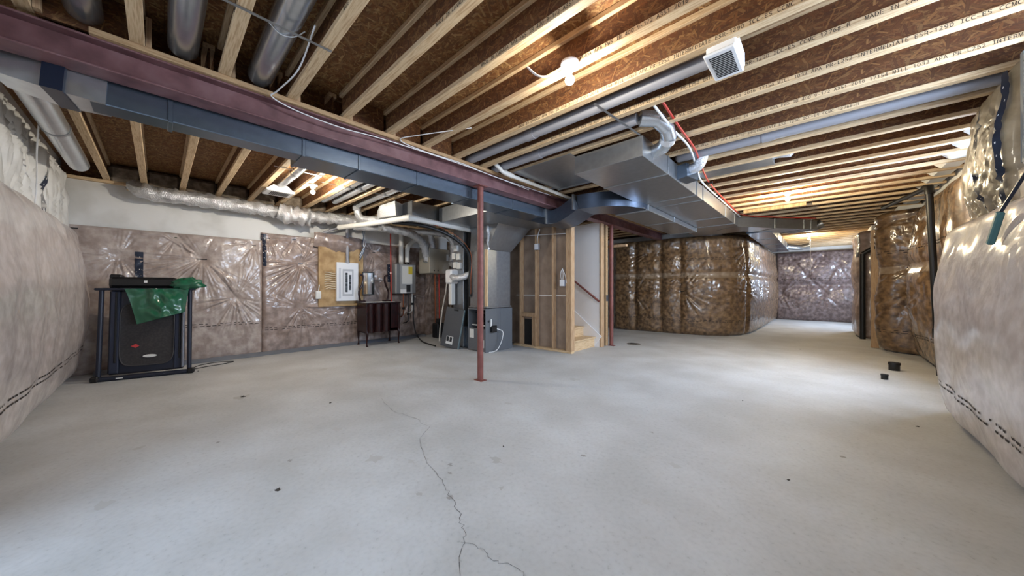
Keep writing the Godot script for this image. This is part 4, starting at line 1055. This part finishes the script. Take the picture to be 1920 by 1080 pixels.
	put(Bld.new().bx(V(-7.12, 0.80, -2.95), V(-7.08, 1.97, -2.10), 0.003), "plywood", M.plywood, t)
	t = thing("breaker_panel", "white breaker panel with two dark columns of switches", "electrical panel", V(-7.07, 0.905, -2.61))
	put(Bld.new().bx(V(-0.01, 0, -0.21), V(0.06, 0.775, 0.21), 0.006), "cover", M.panel_white, t)
	put(Bld.new().bx(V(0.06, 0.1, -0.11), V(0.066, 0.64, 0.1), 0.003), "door_recess", plain(rgb(176, 180, 186), 0.5), t)
	put(Bld.new().bx(V(0.066, 0.14, -0.08), V(0.07, 0.6, 0.07), 0.002), "dead_front", M.panel_white, t)
	put(Bld.new().bx(V(0.06, 0.05, 0.13), V(0.062, 0.66, 0.17)), "circuit_list", plain(rgb(196, 200, 208), 0.6), t)
	for c in 2:
		for k in 14:
			if c == 1 and k > 10: continue
			put(Bld.new().bx(V(0.07, 0.18 + (k + c * 1.5) * 0.028, 0.01 - c * 0.07), V(0.08, 0.204 + (k + c * 1.5) * 0.028, 0.05 - c * 0.07), 0.002), "breaker", M.black, t)
	t = thing("outlet_box", "small white receptacle box on the left edge of the plywood board", "outlet", V(-7.07, 1.03, -2.09))
	put(Bld.new().box(V(0.05, 0.15, 0.09), Transform3D(), 0.008), "box_body", M.white, t)
	put(Bld.new().box(V(0.008, 0.1, 0.06), Transform3D(Basis(), V(0.027, 0, 0)), 0.002), "receptacle", M.label, t)
	put(Bld.new().tube([V(0, 0.075, 0), V(0, 0.2, -0.02)], 0.008, 6), "cable", M.cable, t)
	for k in 8:
		t = thing("branch_cable", "pale cable crossing the plywood left of the breaker panel, %s of eight" % ["lowest", "second from the bottom", "third from the bottom", "fourth from the bottom", "fifth from the bottom", "third from the top", "second from the top", "topmost"][k], "cable", Vector3.ZERO, "cables fanning into the breaker panel")
		var y := 1.16 + k * 0.043
		put(Bld.new().tube(smooth_path([V(-7.068, y + 0.05 * (k - 4) * 0.1, -2.2), V(-7.06, y + 0.01, -2.27), V(-7.06, y - 0.004, -2.34), V(-7.05, y, -2.41)]), 0.0065, 6), "sheath", plain(rgb(226, 214, 190), 0.5), t)
	t = thing("conduit", "grey conduit dropping into the top of the breaker panel", "conduit")
	put(Bld.new().tube([V(-7.03, 1.68, -2.61), V(-7.03, 2.45, -2.60)], 0.03, 12), "pipe", M.pvc_grey, t)
	put(Bld.new().tube([V(-7.03, 1.67, -2.61), V(-7.03, 1.72, -2.61)], 0.04, 12), "connector", M.pvc_grey, t)
	t = thing("conduit", "grey conduit slanting up the white wall to the foil duct", "conduit")
	put(Bld.new().tube(smooth_path([V(-7.1, 2.2, -2.12), V(-7.05, 2.3, -2.3), V(-6.98, 2.44, -2.6), V(-6.95, 2.5, -2.85)]), 0.022, 10), "pipe", M.pvc_grey, t)
	put(Bld.new().tube([V(-7.08, 2.24, -2.19), V(-7.06, 2.28, -2.26)], 0.028, 10), "connector", M.pvc_grey, t)
	t = thing("bundled_cable", "bundle of blue and white cables hanging right of the plywood board", "cable")
	for k in 5:
		put(Bld.new().tube(smooth_path([V(-7.0 + 0.01 * k, 2.52, -2.93 - 0.012 * k), V(-6.98, 2.3 + 0.02 * k, -2.90 - 0.015 * k), V(-6.98 + 0.02 * (k % 2), 2.08, -2.96 + 0.02 * k), V(-7.0, 1.98, -2.90 - 0.01 * k), V(-7.05, 1.86 - 0.03 * k, -2.86)]), 0.006, 6), "cable", plain(rgb(70, 100, 132), 0.5) if k % 2 == 0 else M.cable, t)
	t = thing("drain_pipe", "long white plastic pipe bending under the return duct towards the furnace", "pipe")
	put(Bld.new().tube([V(-6.6, 2.3, -2.30), V(-5.9, 2.3, -2.53), V(-4.84, 2.3, -2.77)], 0.046, 16), "pipe", M.pvc, t)
	put(Bld.new().tube([V(-4.86, 2.3, -2.84), V(-4.92, 2.29, -3.6), V(-4.97, 2.28, -4.3)], 0.046, 16), "pipe", M.pvc, t)
	put(Bld.new().tube([V(-5.0, 2.3, -2.735), V(-4.87, 2.3, -2.765), V(-4.85, 2.3, -2.79), V(-4.865, 2.3, -2.92)], 0.054, 16), "elbow", M.pvc, t)
	t = thing("refrigerant_line", "thick black insulated pipe arching down to the furnace with a thin copper line", "pipe")
	var arc := [V(-5.3, 2.27, -2.7), V(-4.98, 2.23, -3.1), V(-4.9, 2.08, -3.66), V(-4.86, 1.78, -4.0), V(-4.85, 1.3, -4.0), V(-4.85, 1.0, -4.0)]
	put(Bld.new().tube(smooth_path(arc), 0.028, 10), "insulation_sleeve", M.black, t)
	put(Bld.new().tube(smooth_path(arc.map(func(q): return q + V(0.06, 0.05, 0.02))), 0.006, 6), "copper_line", M.copper, t)
	t = thing("floor_hose", "black hose curling down the back wall and across the floor to the furnace cover", "hose")
	put(Bld.new().tube(smooth_path([V(-6.98, 1.0, -4.08), V(-6.97, 0.5, -4.06), V(-6.95, 0.15, -4.1), V(-6.8, 0.02, -4.1), V(-6.2, 0.016, -3.85), V(-5.6, 0.016, -3.75)]), 0.013, 8), "hose_body", M.black, t)

# ---------------------------------------------------------------- treadmill
func treadmill() -> void:
	var t := thing("treadmill", "folded dark blue-grey treadmill standing on end by the left corner", "treadmill", V(-6.44, 0, 0.115), "", PI / 2 - 0.232)
	# local: x from its left to its right as seen from the camera, z towards the camera
	var lean := -0.07
	var L := Transform3D(Basis(Vector3.RIGHT, lean), Vector3.ZERO)
	for s in [-0.41, 0.41]:
		put(Bld.new().tube([L * V(s, 0.03, 0.02), L * V(s * 0.985, 1.13, 0.02)], 0.024, 12), "upright_tube", M.frame_blue, t)
	put(Bld.new().tube([V(0.34, 0.09, 0.0), V(0.34, 1.0, -0.06)], 0.018, 10), "inner_tube", plain(rgb(120, 122, 130), 0.35, 0.6), t)
	put(Bld.new().tube([V(-0.44, 0.028, 0.03), V(0.44, 0.028, 0.03)], 0.03, 14), "floor_bar", M.frame_blue, t)
	put(Bld.new().box(V(0.07, 0.07, 0.09), Transform3D(Basis(), V(-0.43, 0.036, 0.03)), 0.014), "foot_cap", M.black, t)
	put(Bld.new().box(V(0.07, 0.07, 0.09), Transform3D(Basis(), V(0.43, 0.036, 0.03)), 0.014), "foot_cap", M.black, t)
	put(Bld.new().box(V(0.92, 0.03, 0.06), L * Transform3D(Basis(), V(0, 1.145, 0.03)), 0.008), "top_bar", M.frame_blue, t)
	# deck: rim with a rounded recess
	put(Bld.new().box(V(0.70, 1.08, 0.06), L * Transform3D(Basis(), V(-0.01, 0.60, -0.07)), 0.02), "deck_frame", M.frame_blue, t)
	for s in [-0.3, 0.29]:
		put(Bld.new().box(V(0.085, 1.05, 0.03), L * Transform3D(Basis(), V(s, 0.60, -0.03)), 0.01), "side_rail", plain(rgb(46, 52, 70), 0.45, 0.2), t)
		put(Bld.new().box(V(0.02, 0.9, 0.012), L * Transform3D(Basis(), V(s + 0.012, 0.66, -0.012)), 0.004), "rail_groove", M.black, t)
	var rows := []
	for k in 9:
		var f := k / 8.0
		var row := PackedVector3Array()
		for q in 48:
			var a := TAU * q / 48
			var cx := 0.245 * signf(cos(a)) * pow(absf(cos(a)), 0.35)
			var cy := 0.40 * signf(sin(a)) * pow(absf(sin(a)), 0.35)
			var sc := lerpf(1.0, 0.02, f)
			row.append(L * V(-0.005 - cx * sc, 0.56 + cy * sc, -0.028 - 0.006 * (1.0 if f > 0.1 else 0.0) + 0.004 * f))
		rows.append(row)
	var b := Bld.new()
	b.patch(rows, true)
	put(b, "underside_panel", M.deck, t)
	var ring := []
	for q in 49:
		var a := TAU * q / 48
		ring.append(L * V(-0.005 + 0.25 * signf(cos(a)) * pow(absf(cos(a)), 0.35), 0.56 + 0.405 * signf(sin(a)) * pow(absf(sin(a)), 0.35), -0.024))
	put(Bld.new().tube(ring, 0.007, 6, false), "panel_rim", plain(rgb(64, 62, 64), 0.5), t)
	put(Bld.new().box(V(0.62, 0.14, 0.16), L * Transform3D(Basis(), V(-0.04, 1.235, -0.04)), 0.03), "motor_hood", M.black, t)
	put(Bld.new().box(V(0.1, 0.18, 0.12), L * Transform3D(Basis(), V(-0.30, 1.25, -0.05)), 0.012), "hood_block", M.black, t)
	put(Bld.new().box(V(0.03, 0.03, 0.004), L * Transform3D(Basis(), V(-0.02, 1.245, 0.042)), 0.001), "hood_sticker", M.white, t)
	put(Bld.new().lathe([[0.0, 0.004], [0.065, 0.004], [0.065, 0.0]], L * Transform3D(Basis(Vector3.RIGHT, PI / 2).scaled(V(1, 0.3, 1)), V(0.02, 0.27, -0.027)), 24), "oval_badge", M.label, t)
	b = Bld.new()
	b.quad(L * V(-0.155, 0.41, -0.022), L * V(-0.11, 0.435, -0.022), L * V(-0.075, 0.41, -0.022), L * V(-0.11, 0.385, -0.022))
	b.quad(L * V(-0.155, 0.41, -0.0225), L * V(-0.11, 0.385, -0.0225), L * V(-0.075, 0.41, -0.0225), L * V(-0.11, 0.435, -0.0225))
	put(b, "diamond_sticker", M.red_sticker, t)
	put(Bld.new().box(V(0.06, 0.012, 0.002), Transform3D(Basis(), V(-0.22, 0.03, 0.061))), "bar_sticker", M.label, t)
	# green bag draped over the top bar
	t = thing("plastic_bag", "green plastic bag draped over the top bar of the treadmill", "bag", V(-6.44, 0, 0.115), "", PI / 2 - 0.232)
	b = Bld.new()
	for side in 2:
		rows = []
		for j in 22:
			var f := j / 21.0
			var row := PackedVector3Array()
			for q in 36:
				var g := q / 35.0
				var xl := lerpf(-0.20, -0.08, pow(f, 0.8))
				var xr := 0.4
				xr = lerpf(0.40, 0.36, f)
				var y := 1.15 - f * (0.46 - 0.14 * g)
				var x := lerpf(xl, xr, g)
				var puff := (0.035 * sin(g * PI) * (0.3 + f) + 0.022 * (fn.get_noise_2d(x * 6.0 + y * 2.0, y * 5.0 + side * 7.0) + 0.6 * absf(fn.get_noise_2d(x * 13.0, y * 9.0)))) * sin(clampf(g, 0.02, 0.98) * PI)
				row.append(L * V(x, y, 0.075 + (puff if side == 0 else -0.012 - puff * 0.2)))
			rows.append(row)
		if side == 0: rows.reverse()
		b.patch(rows)
	put(b, "bag_body", M.bag, t)
	rows = []
	for j in 13:
		var f := j / 12.0
		var row := PackedVector3Array()
		for q in 28:
			var a := TAU * q / 28
			var dir := V(cos(a) * sin(f * PI), -cos(f * PI), sin(a) * sin(f * PI))
			var n := 1.0 + 0.35 * fn.get_noise_3d(dir.x * 1.6, dir.y * 1.6, dir.z * 1.6) + 0.2 * fn.get_noise_3d(dir.x * 4, dir.y * 4, dir.z * 4)
			row.append(L * (V(0.37, 1.215, 0.03) + dir * n * V(0.16, 0.075, 0.08)))
		rows.append(row)
	b = Bld.new()
	for r in rows: r.reverse()
	b.patch(rows, true)
	put(b, "bag_top", M.bag, t)
	t = thing("power_cord", "thin dark cord lying in a loop on the floor right of the treadmill", "cord")
	put(Bld.new().tube(smooth_path([V(-6.5, 0.012, -0.28), V(-6.8, 0.006, -0.42), V(-6.88, 0.006, -0.62), V(-6.78, 0.006, -0.8), V(-6.68, 0.006, -0.7), V(-6.6, 0.006, -0.45), V(-6.5, 0.008, -0.3)]), 0.005, 6), "cord_body", M.black, t)

# ---------------------------------------------------------------- vanity
func vanity() -> void:
	var t := thing("dressing_table", "dark mahogany dressing table on slim curved legs below the breaker panel", "dressing table", V(-6.56, 0, -2.79))
	# local: x towards the room, z minus to the right as seen
	var w := 0.71
	var d := 0.44
	put(Bld.new().bx(V(-d, 0.27, -0.012), V(0.0, 0.85, 0.0), 0.003), "side_panel", M.mahogany, t)
	put(Bld.new().bx(V(-d, 0.27, -w), V(0.0, 0.85, -w + 0.012), 0.003), "side_panel", M.mahogany, t)
	put(Bld.new().bx(V(-d, 0.27, -w), V(-d + 0.01, 0.85, 0.0)), "back_panel", M.mahogany, t)
	put(Bld.new().bx(V(-d, 0.27, -w), V(-0.02, 0.285, 0.0)), "bottom_board", M.mahogany, t)
	put(Bld.new().bx(V(-d - 0.02, 0.85, -w - 0.02), V(0.02, 0.872, 0.02), 0.006), "table_top", M.mahogany, t)
	put(Bld.new().bx(V(-d, 0.872, -w + 0.08), V(-0.05, 0.878, -0.03), 0.002), "glass_top", M.label, t)
	# rounded door fronts
	for k in 3:
		var rows := []
		for j in 2:
			var row := PackedVector3Array()
			for q in 13:
				var f := q / 12.0
				var z := -0.03 - k * 0.16 - f * 0.155
				row.append(V(-0.03 + 0.055 * sin(f * PI), 0.27 + j * 0.575, z))
			rows.append(row)
		var b := Bld.new()
		b.patch(rows)
		b.bx(V(-0.05, 0.27, -0.185 - k * 0.16), V(-0.03, 0.845, -0.03 - k * 0.16))
		put(b, "drum_front", M.mahogany, t)
	put(Bld.new().bx(V(-0.04, 0.33, -w + 0.012), V(-0.015, 0.85, -0.52), 0.004), "drawer_front", M.mahogany, t)
	for q in [V(-0.02, 0, -0.02), V(-0.02, 0, -w + 0.02), V(-d + 0.03, 0, -0.02), V(-d + 0.03, 0, -w + 0.02)]:
		var out := 1.0 if q.x > -0.1 else -1.0
		put(Bld.new().tube(smooth_path([q + V(0, 0.86, 0), q + V(0, 0.33, 0), q + V(0.018 * out, 0.24, 0), q + V(0.0, 0.1, 0), q + V(0.004 * out, 0.03, 0), q + V(0.022 * out, 0.0, 0)], 4), [0.02, 0.02, 0.02, 0.02, 0.022, 0.024, 0.026, 0.026, 0.024, 0.022, 0.019, 0.016, 0.014, 0.013, 0.012, 0.013, 0.014, 0.018, 0.022, 0.024, 0.02], 10), "leg", M.mahogany, t)
	for s in [0, 1]:
		var m := 1.0 if s == 0 else -1.0
		var zc := -0.03 if s == 0 else -w + 0.10
		put(Bld.new().tube(smooth_path([V(-0.36, 0.87, zc - 0.03 * m), V(-0.36, 0.93, zc + 0.005 * m), V(-0.36, 1.08, zc + 0.025 * m), V(-0.36, 1.22, zc - 0.03 * m), V(-0.36, 1.34, zc - 0.06 * m), V(-0.36, 1.42, zc - 0.05 * m), V(-0.36, 1.44, zc + 0.0 * m)], 5), 0.02, 10), "mirror_arm", M.mahogany, t)
		put(Bld.new().box(V(0.14, 0.04, 0.14), Transform3D(Basis(), V(-0.36, 0.89, zc - 0.02 * m)), 0.012), "arm_foot", M.mahogany, t)
	put(Bld.new().tube([V(-0.40, 1.32, -0.1), V(-0.40, 1.32, -w + 0.12)], 0.006, 8), "crossbar", M.black, t)
	t = thing("mirror", "narrow black-framed mirror standing upright behind the dressing table", "mirror", V(-6.93, 1.02, -2.99))
	put(Bld.new().bx(V(-0.012, 0, -0.12), V(0.004, 0.48, 0.12)), "backing", M.black, t)
	put(Bld.new().bx(V(0.004, 0.02, -0.1), V(0.007, 0.46, 0.1)), "glass", M.mirror, t)
	for s in [[V(0, 0, -0.125), V(0.016, 0.02, 0.125)], [V(0, 0.46, -0.125), V(0.016, 0.48, 0.125)], [V(0, 0.02, -0.125), V(0.016, 0.46, -0.105)], [V(0, 0.02, 0.105), V(0.016, 0.46, 0.125)]]:
		put(Bld.new().bx(s[0], s[1], 0.004), "frame_bar", M.black, t)

# ---------------------------------------------------------------- lamps
func lamps() -> void:
	var spots := [[V(-1.22, 2.64, -1.86), "bare bulb in a white holder under the joists, nearest of the four", 0.7], [V(-5.32, 2.64, -1.50), "bare bulb in a white holder over the back-wall side of the beam", 1.75], [V(-0.39, 2.64, -6.65), "bare bulb in a white holder near the bend of the trunk duct", 2.0], [V(-0.27, 2.64, -12.3), "bare bulb in a white holder with a pull cord before the far wall", 1.7]]
	for s in spots:
		var t := thing("ceiling_light", s[1], "light", s[0], "bare bulb lights")
		put(Bld.new().lathe([[0.0, 0.012], [0.058, 0.012], [0.06, 0.0], [0.056, -0.012], [0.036, -0.022], [0.03, -0.045], [0.0, -0.045]].map(func(q): return q), Transform3D(), 24), "lamp_holder", M.white, t)
		var pr := []
		for k in 13:
			var a := -PI / 2 + k / 12.0 * PI * 0.86
			pr.append([maxf(0.032 * cos(a), 0.0005), -0.105 + 0.032 * sin(a)])
		pr.append([0.014, -0.055])
		pr.append([0.014, -0.045])
		put(Bld.new().lathe(pr, Transform3D(), 20), "bulb", M.bulb, t)
		var l := OmniLight3D.new()
		l.name = "bulb_light"
		l.light_energy = s[2]; l.light_color = rgb(255, 246, 230) if s[0].z > -5 else rgb(255, 236, 196); l.omni_range = 30.0; l.omni_attenuation = 2.0; l.light_size = 0.03; l.shadow_enabled = true
		l.position = V(0, -0.105, 0)
		t.add_child(l, true)
		if s[0].z < -10:
			put(Bld.new().tube([V(0.03, -0.04, 0), V(0.03, -1.1, 0)], 0.003, 6), "pull_cord", M.cable, t)

# ---------------------------------------------------------------- pipes and cables
func pipes_and_cables() -> void:
	var t := thing("standpipe", "black plastic pipe leaning up the right wall with an arm along the joists", "pipe")
	put(Bld.new().tube([V(1.134, 0.0, -7.05), V(1.10, 0.75, -7.045), V(1.04, 2.5, -7.034)], 0.035, 14), "upright", M.black, t)
	put(Bld.new().tube([V(1.04, 2.5, -7.034), V(1.0, 2.51, -7.2), V(0.75, 2.52, -8.38)], 0.03, 12), "arm", M.black, t)
	put(Bld.new().tube([V(1.045, 2.42, -7.034), V(1.04, 2.51, -7.034), V(1.02, 2.515, -7.1)], 0.045, 14), "elbow", M.black, t)
	put(Bld.new().tube([V(1.108, 0.5, -7.047), V(1.104, 0.62, -7.046)], 0.043, 14), "coupling", M.black, t)
	t = thing("standpipe", "black pipe standing against the farthest insulation column on the right", "pipe")
	put(Bld.new().tube([V(0.67, 0.0, -11.02), V(0.67, 1.95, -11.02)], 0.05, 12), "upright", M.black, t)
	put(Bld.new().tube([V(0.67, 1.95, -11.02), V(0.85, 2.08, -11.0), V(1.2, 2.15, -11.0)], 0.05, 12), "arm", M.black, t)
	t = thing("timber_stud", "bare pine stud standing at the edge of the brown insulation pillow", "stud", V(0.735, 0, -9.56))
	put(Bld.new().bx(V(-0.04, 0, -0.03), V(0.06, 2.3, 0.03), 0.003), "stud_body", M.stud, t)
	put(Bld.new().bx(V(-0.045, 0, -0.04), V(0.065, 0.03, 0.04), 0.003), "foot_block", M.stud, t)
	t = thing("water_line", "red water tube sagging from the joists along the trunk duct", "pipe")
	put(Bld.new().tube(smooth_path([V(-0.96, 2.70, -2.8), V(-0.965, 2.65, -3.3), V(-0.99, 2.64, -3.9), V(-1.09, 2.655, -4.6), V(-1.17, 2.655, -5.4), V(-1.20, 2.65, -6.8), V(-1.17, 2.652, -8.1), V(-0.7, 2.645, -8.8), V(-0.1, 2.645, -9.5)]), 0.011, 8), "tube", M.red_pipe, t)
	for z in [-4.3, -5.3, -6.2]:
		put(Bld.new().box(V(0.07, 0.03, 0.02), Transform3D(Basis(), V(-1.0 - (-4.3 - z) * 0.09 - 0.06, 2.645, z)), 0.004), "clip", M.black, t)
	t = thing("water_line", "white water tube sagging from the joists beside the red one", "pipe")
	put(Bld.new().tube(smooth_path([V(-1.02, 2.68, -2.75), V(-1.01, 2.63, -3.25), V(-1.01, 2.62, -3.8), V(-1.16, 2.64, -4.7), V(-1.23, 2.645, -5.3), V(-1.24, 2.645, -6.6), V(-1.24, 2.645, -8.2)]), 0.011, 8), "tube", M.cable, t)
	t = thing("drain_pipe", "white plastic pipe running beside the far end of the steel beam", "pipe")
	put(Bld.new().tube(smooth_path([V(-2.93, 2.69, -2.82), V(-2.91, 2.64, -2.88), V(-2.90, 2.60, -3.0), V(-2.92, 2.60, -3.7), V(-2.945, 2.60, -4.6)], 5), 0.024, 12), "pipe", M.pvc, t)
	put(Bld.new().tube([V(-2.905, 2.61, -2.95), V(-2.905, 2.60, -3.1)], 0.031, 12), "coupling", M.pvc, t)
	t = thing("cable", "white cable stapled along the timber plate of the steel beam", "cable")
	put(Bld.new().tube(smooth_path([V(-2.16, 2.69, -0.62), V(-2.6, 2.645, -0.645), V(-2.95, 2.625, -0.6), V(-3.03, 2.60, -0.58), V(-3.035, 2.56, -0.75), V(-3.035, 2.545, -1.08), V(-3.035, 2.57, -1.46), V(-3.035, 2.585, -2.26), V(-3.035, 2.575, -2.93), V(-3.05, 2.56, -3.6)]), 0.005, 6), "sheath", M.cable, t)
	put(Bld.new().box(V(0.012, 0.012, 0.02), Transform3D(Basis(), V(-3.035, 2.572, -1.5)), 0.003), "staple", M.galv, t)
	t = thing("cable", "white cable looping along the beam plate past the lone post", "cable")
	put(Bld.new().tube(smooth_path([V(-2.4, 2.66, -2.0), V(-2.85, 2.64, -1.72), V(-3.03, 2.615, -1.62), V(-3.04, 2.59, -1.9), V(-3.036, 2.60, -2.4), V(-3.036, 2.575, -2.9), V(-3.04, 2.585, -4.1)]), 0.005, 6), "sheath", M.cable, t)
	put(Bld.new().box(V(0.012, 0.012, 0.02), Transform3D(Basis(), V(-3.036, 2.588, -2.7)), 0.003), "staple", M.galv, t)
	t = thing("cable", "short white cable drooping to the nearest bulb holder", "cable")
	put(Bld.new().tube(smooth_path([V(-1.52, 2.72, -1.78), V(-1.45, 2.64, -1.8), V(-1.37, 2.615, -1.83), V(-1.28, 2.645, -1.855)]), 0.007, 6), "sheath", M.cable, t)
	put(Bld.new().tube(smooth_path([V(-1.50, 2.70, -1.76), V(-1.43, 2.625, -1.79), V(-1.36, 2.605, -1.82)]), 0.005, 6), "second_sheath", M.cable, t)
	var st := [["thin galvanized strap nailed across the joists by the round ducts", V(-2.252, 2.645, -0.0), V(-2.255, 2.645, -0.74), 0.02], ["thin galvanized strap crossing the vent pipes to the trunk duct", V(-1.34, 2.645, -2.40), V(-1.285, 2.64, -3.2), 0.022], ["thin galvanized strap across the left joists near the white exhaust box", V(-4.86, 2.645, -0.95), V(-4.85, 2.645, -1.5), 0.02], ["thin galvanized strap under the slim round ducts", V(-5.1, 2.642, -1.55), V(-5.1, 2.642, -3.0), 0.018]]
	for s in st:
		t = thing("hanger_strap", s[0], "strap", Vector3.ZERO, "galvanized hanger straps")
		put(Bld.new().bar(s[1], s[2], s[3], 0.002), "strap_band", M.galv, t)
		put(Bld.new().box(V(0.012, 0.006, 0.012), Transform3D(Basis(), s[2] + V(0, -0.001, 0.02)), 0.002), "nail_head", M.galv, t)
	t = thing("cable", "thin white cable hanging down the crumpled film on the upper left wall", "cable")
	put(Bld.new().tube(smooth_path([V(-4.6, 2.64, 0.66), V(-4.9, 2.35, 0.72), V(-5.3, 2.18, 0.78), V(-5.4, 2.0, 0.8), V(-5.35, 1.92, 0.8)]), 0.006, 6), "sheath", M.cable, t)
	t = thing("timber_block", "short pine block nailed to the top of the white back wall", "block")
	put(Bld.new().bx(V(-7.22, 2.55, -0.35), V(-7.18, 2.615, 0.32), 0.003), "board", M.pine_z, t)
	put(Bld.new().bx(V(-7.2, 2.44, -0.02), V(-7.14, 2.55, 0.03), 0.02), "foam_drip", plain(rgb(186, 168, 128), 0.9), t)
	t = thing("timber_block", "yellowish timber block nailed beside the bulb near the trunk bend", "block")
	put(Bld.new().bx(V(-1.1, 2.59, -7.72), V(-0.2, 2.648, -7.63), 0.003), "board", M.plywood, t)
	put(Bld.new().bx(V(-1.1, 2.6, -7.78), V(-0.22, 2.648, -7.725), 0.003), "second_board", M.plywood, t)

# ---------------------------------------------------------------- small things
func small_things() -> void:
	for q in [[V(0.737, 0, -7.1), 0.062, 0.11, "larger black plastic pipe stub capped off in the floor"], [V(0.574, 0, -6.31), 0.036, 0.065, "smaller black plastic pipe stub in the floor"]]:
		var t := thing("pipe_stub", q[3], "pipe", q[0], "capped pipe stubs in the floor")
		put(Bld.new().lathe([[0.0, 0.0], [q[1] * 0.9, 0.0], [q[1] * 0.9, q[2] * 0.7], [q[1], q[2] * 0.72], [q[1], q[2]], [q[1] * 0.86, q[2]], [q[1] * 0.86, q[2] * 0.9], [0.0, q[2] * 0.9]], Transform3D(), 20), "stub", M.black, t)
		put(Bld.new().box(V(q[1], 0.012, 0.02), Transform3D(Basis(), V(0, q[2] * 0.93, 0)), 0.003), "cap_grip", M.black, t)
	var t := thing("floor_drain", "round grey floor drain cover near the second steel post", "drain", V(-2.87, 0, -6.76))
	put(Bld.new().lathe([[0.14, 0.0], [0.13, 0.008], [0.0, 0.008]], Transform3D(), 24), "rim", plain(rgb(112, 106, 98), 0.7), t)
	for k in 5:
		put(Bld.new().bx(V(-0.08, 0.008, -0.06 + k * 0.028), V(0.08, 0.0095, -0.048 + k * 0.028)), "slot", M.dark, t)
	t = thing("brush", "teal handled flat tool hanging by a strip under the right-hand window", "tool")
	put(Bld.new().bar(V(0.74, 1.42, -3.44), V(0.76, 1.60, -3.36), 0.035, 0.03, Vector3.RIGHT, 0.006), "blade", M.teal, t)
	put(Bld.new().bar(V(0.76, 1.6, -3.36), V(0.82, 1.82, -3.2), 0.012, 0.016, Vector3.RIGHT, 0.003), "handle", M.navy_tape, t)
	# crumbs of concrete and wood on the slab
	var spots := [[-4.5, -0.61, 0.05, "on the left of the floor, out from the treadmill"], [-2.27, -0.465, 0.035, "left of the long crack, nearest the camera"], [-0.31, -8.33, 0.03, "before the corner of the insulated block"], [0.577, -4.33, 0.025, "beside the near right blanket"], [-0.152, -2.59, 0.02, "on the open floor at the right"], [-6.35, -0.37, 0.03, "beside the foot of the treadmill"], [-3.62, -1.18, 0.03, "at the far end of the long crack"], [-1.7, -1.72, 0.02, "just right of the long crack"], [-0.6, -4.1, 0.016, "midway between the lone post and the right blanket"]]
	for k in spots.size():
		var s = spots[k]
		t = thing("debris_chip", "small dark chip of debris " + s[3], "debris", V(s[0], 0, s[1]), "chips of debris on the floor", rng.randf() * TAU)
		var b := Bld.new()
		var top: Vector3 = V(rng.randf_range(-0.2, 0.2), 0.35, rng.randf_range(-0.2, 0.2)) * s[2]
		var ring := []
		for q in 6:
			ring.append(V(cos(TAU * q / 6) * rng.randf_range(0.4, 0.7), 0.0, sin(TAU * q / 6) * rng.randf_range(0.2, 0.5)) * s[2])
		for q in 6:
			b.tri(ring[q], top, ring[(q + 1) % 6])
		put(b, "chip", plain(rgb(62, 56, 50), 0.9), t)
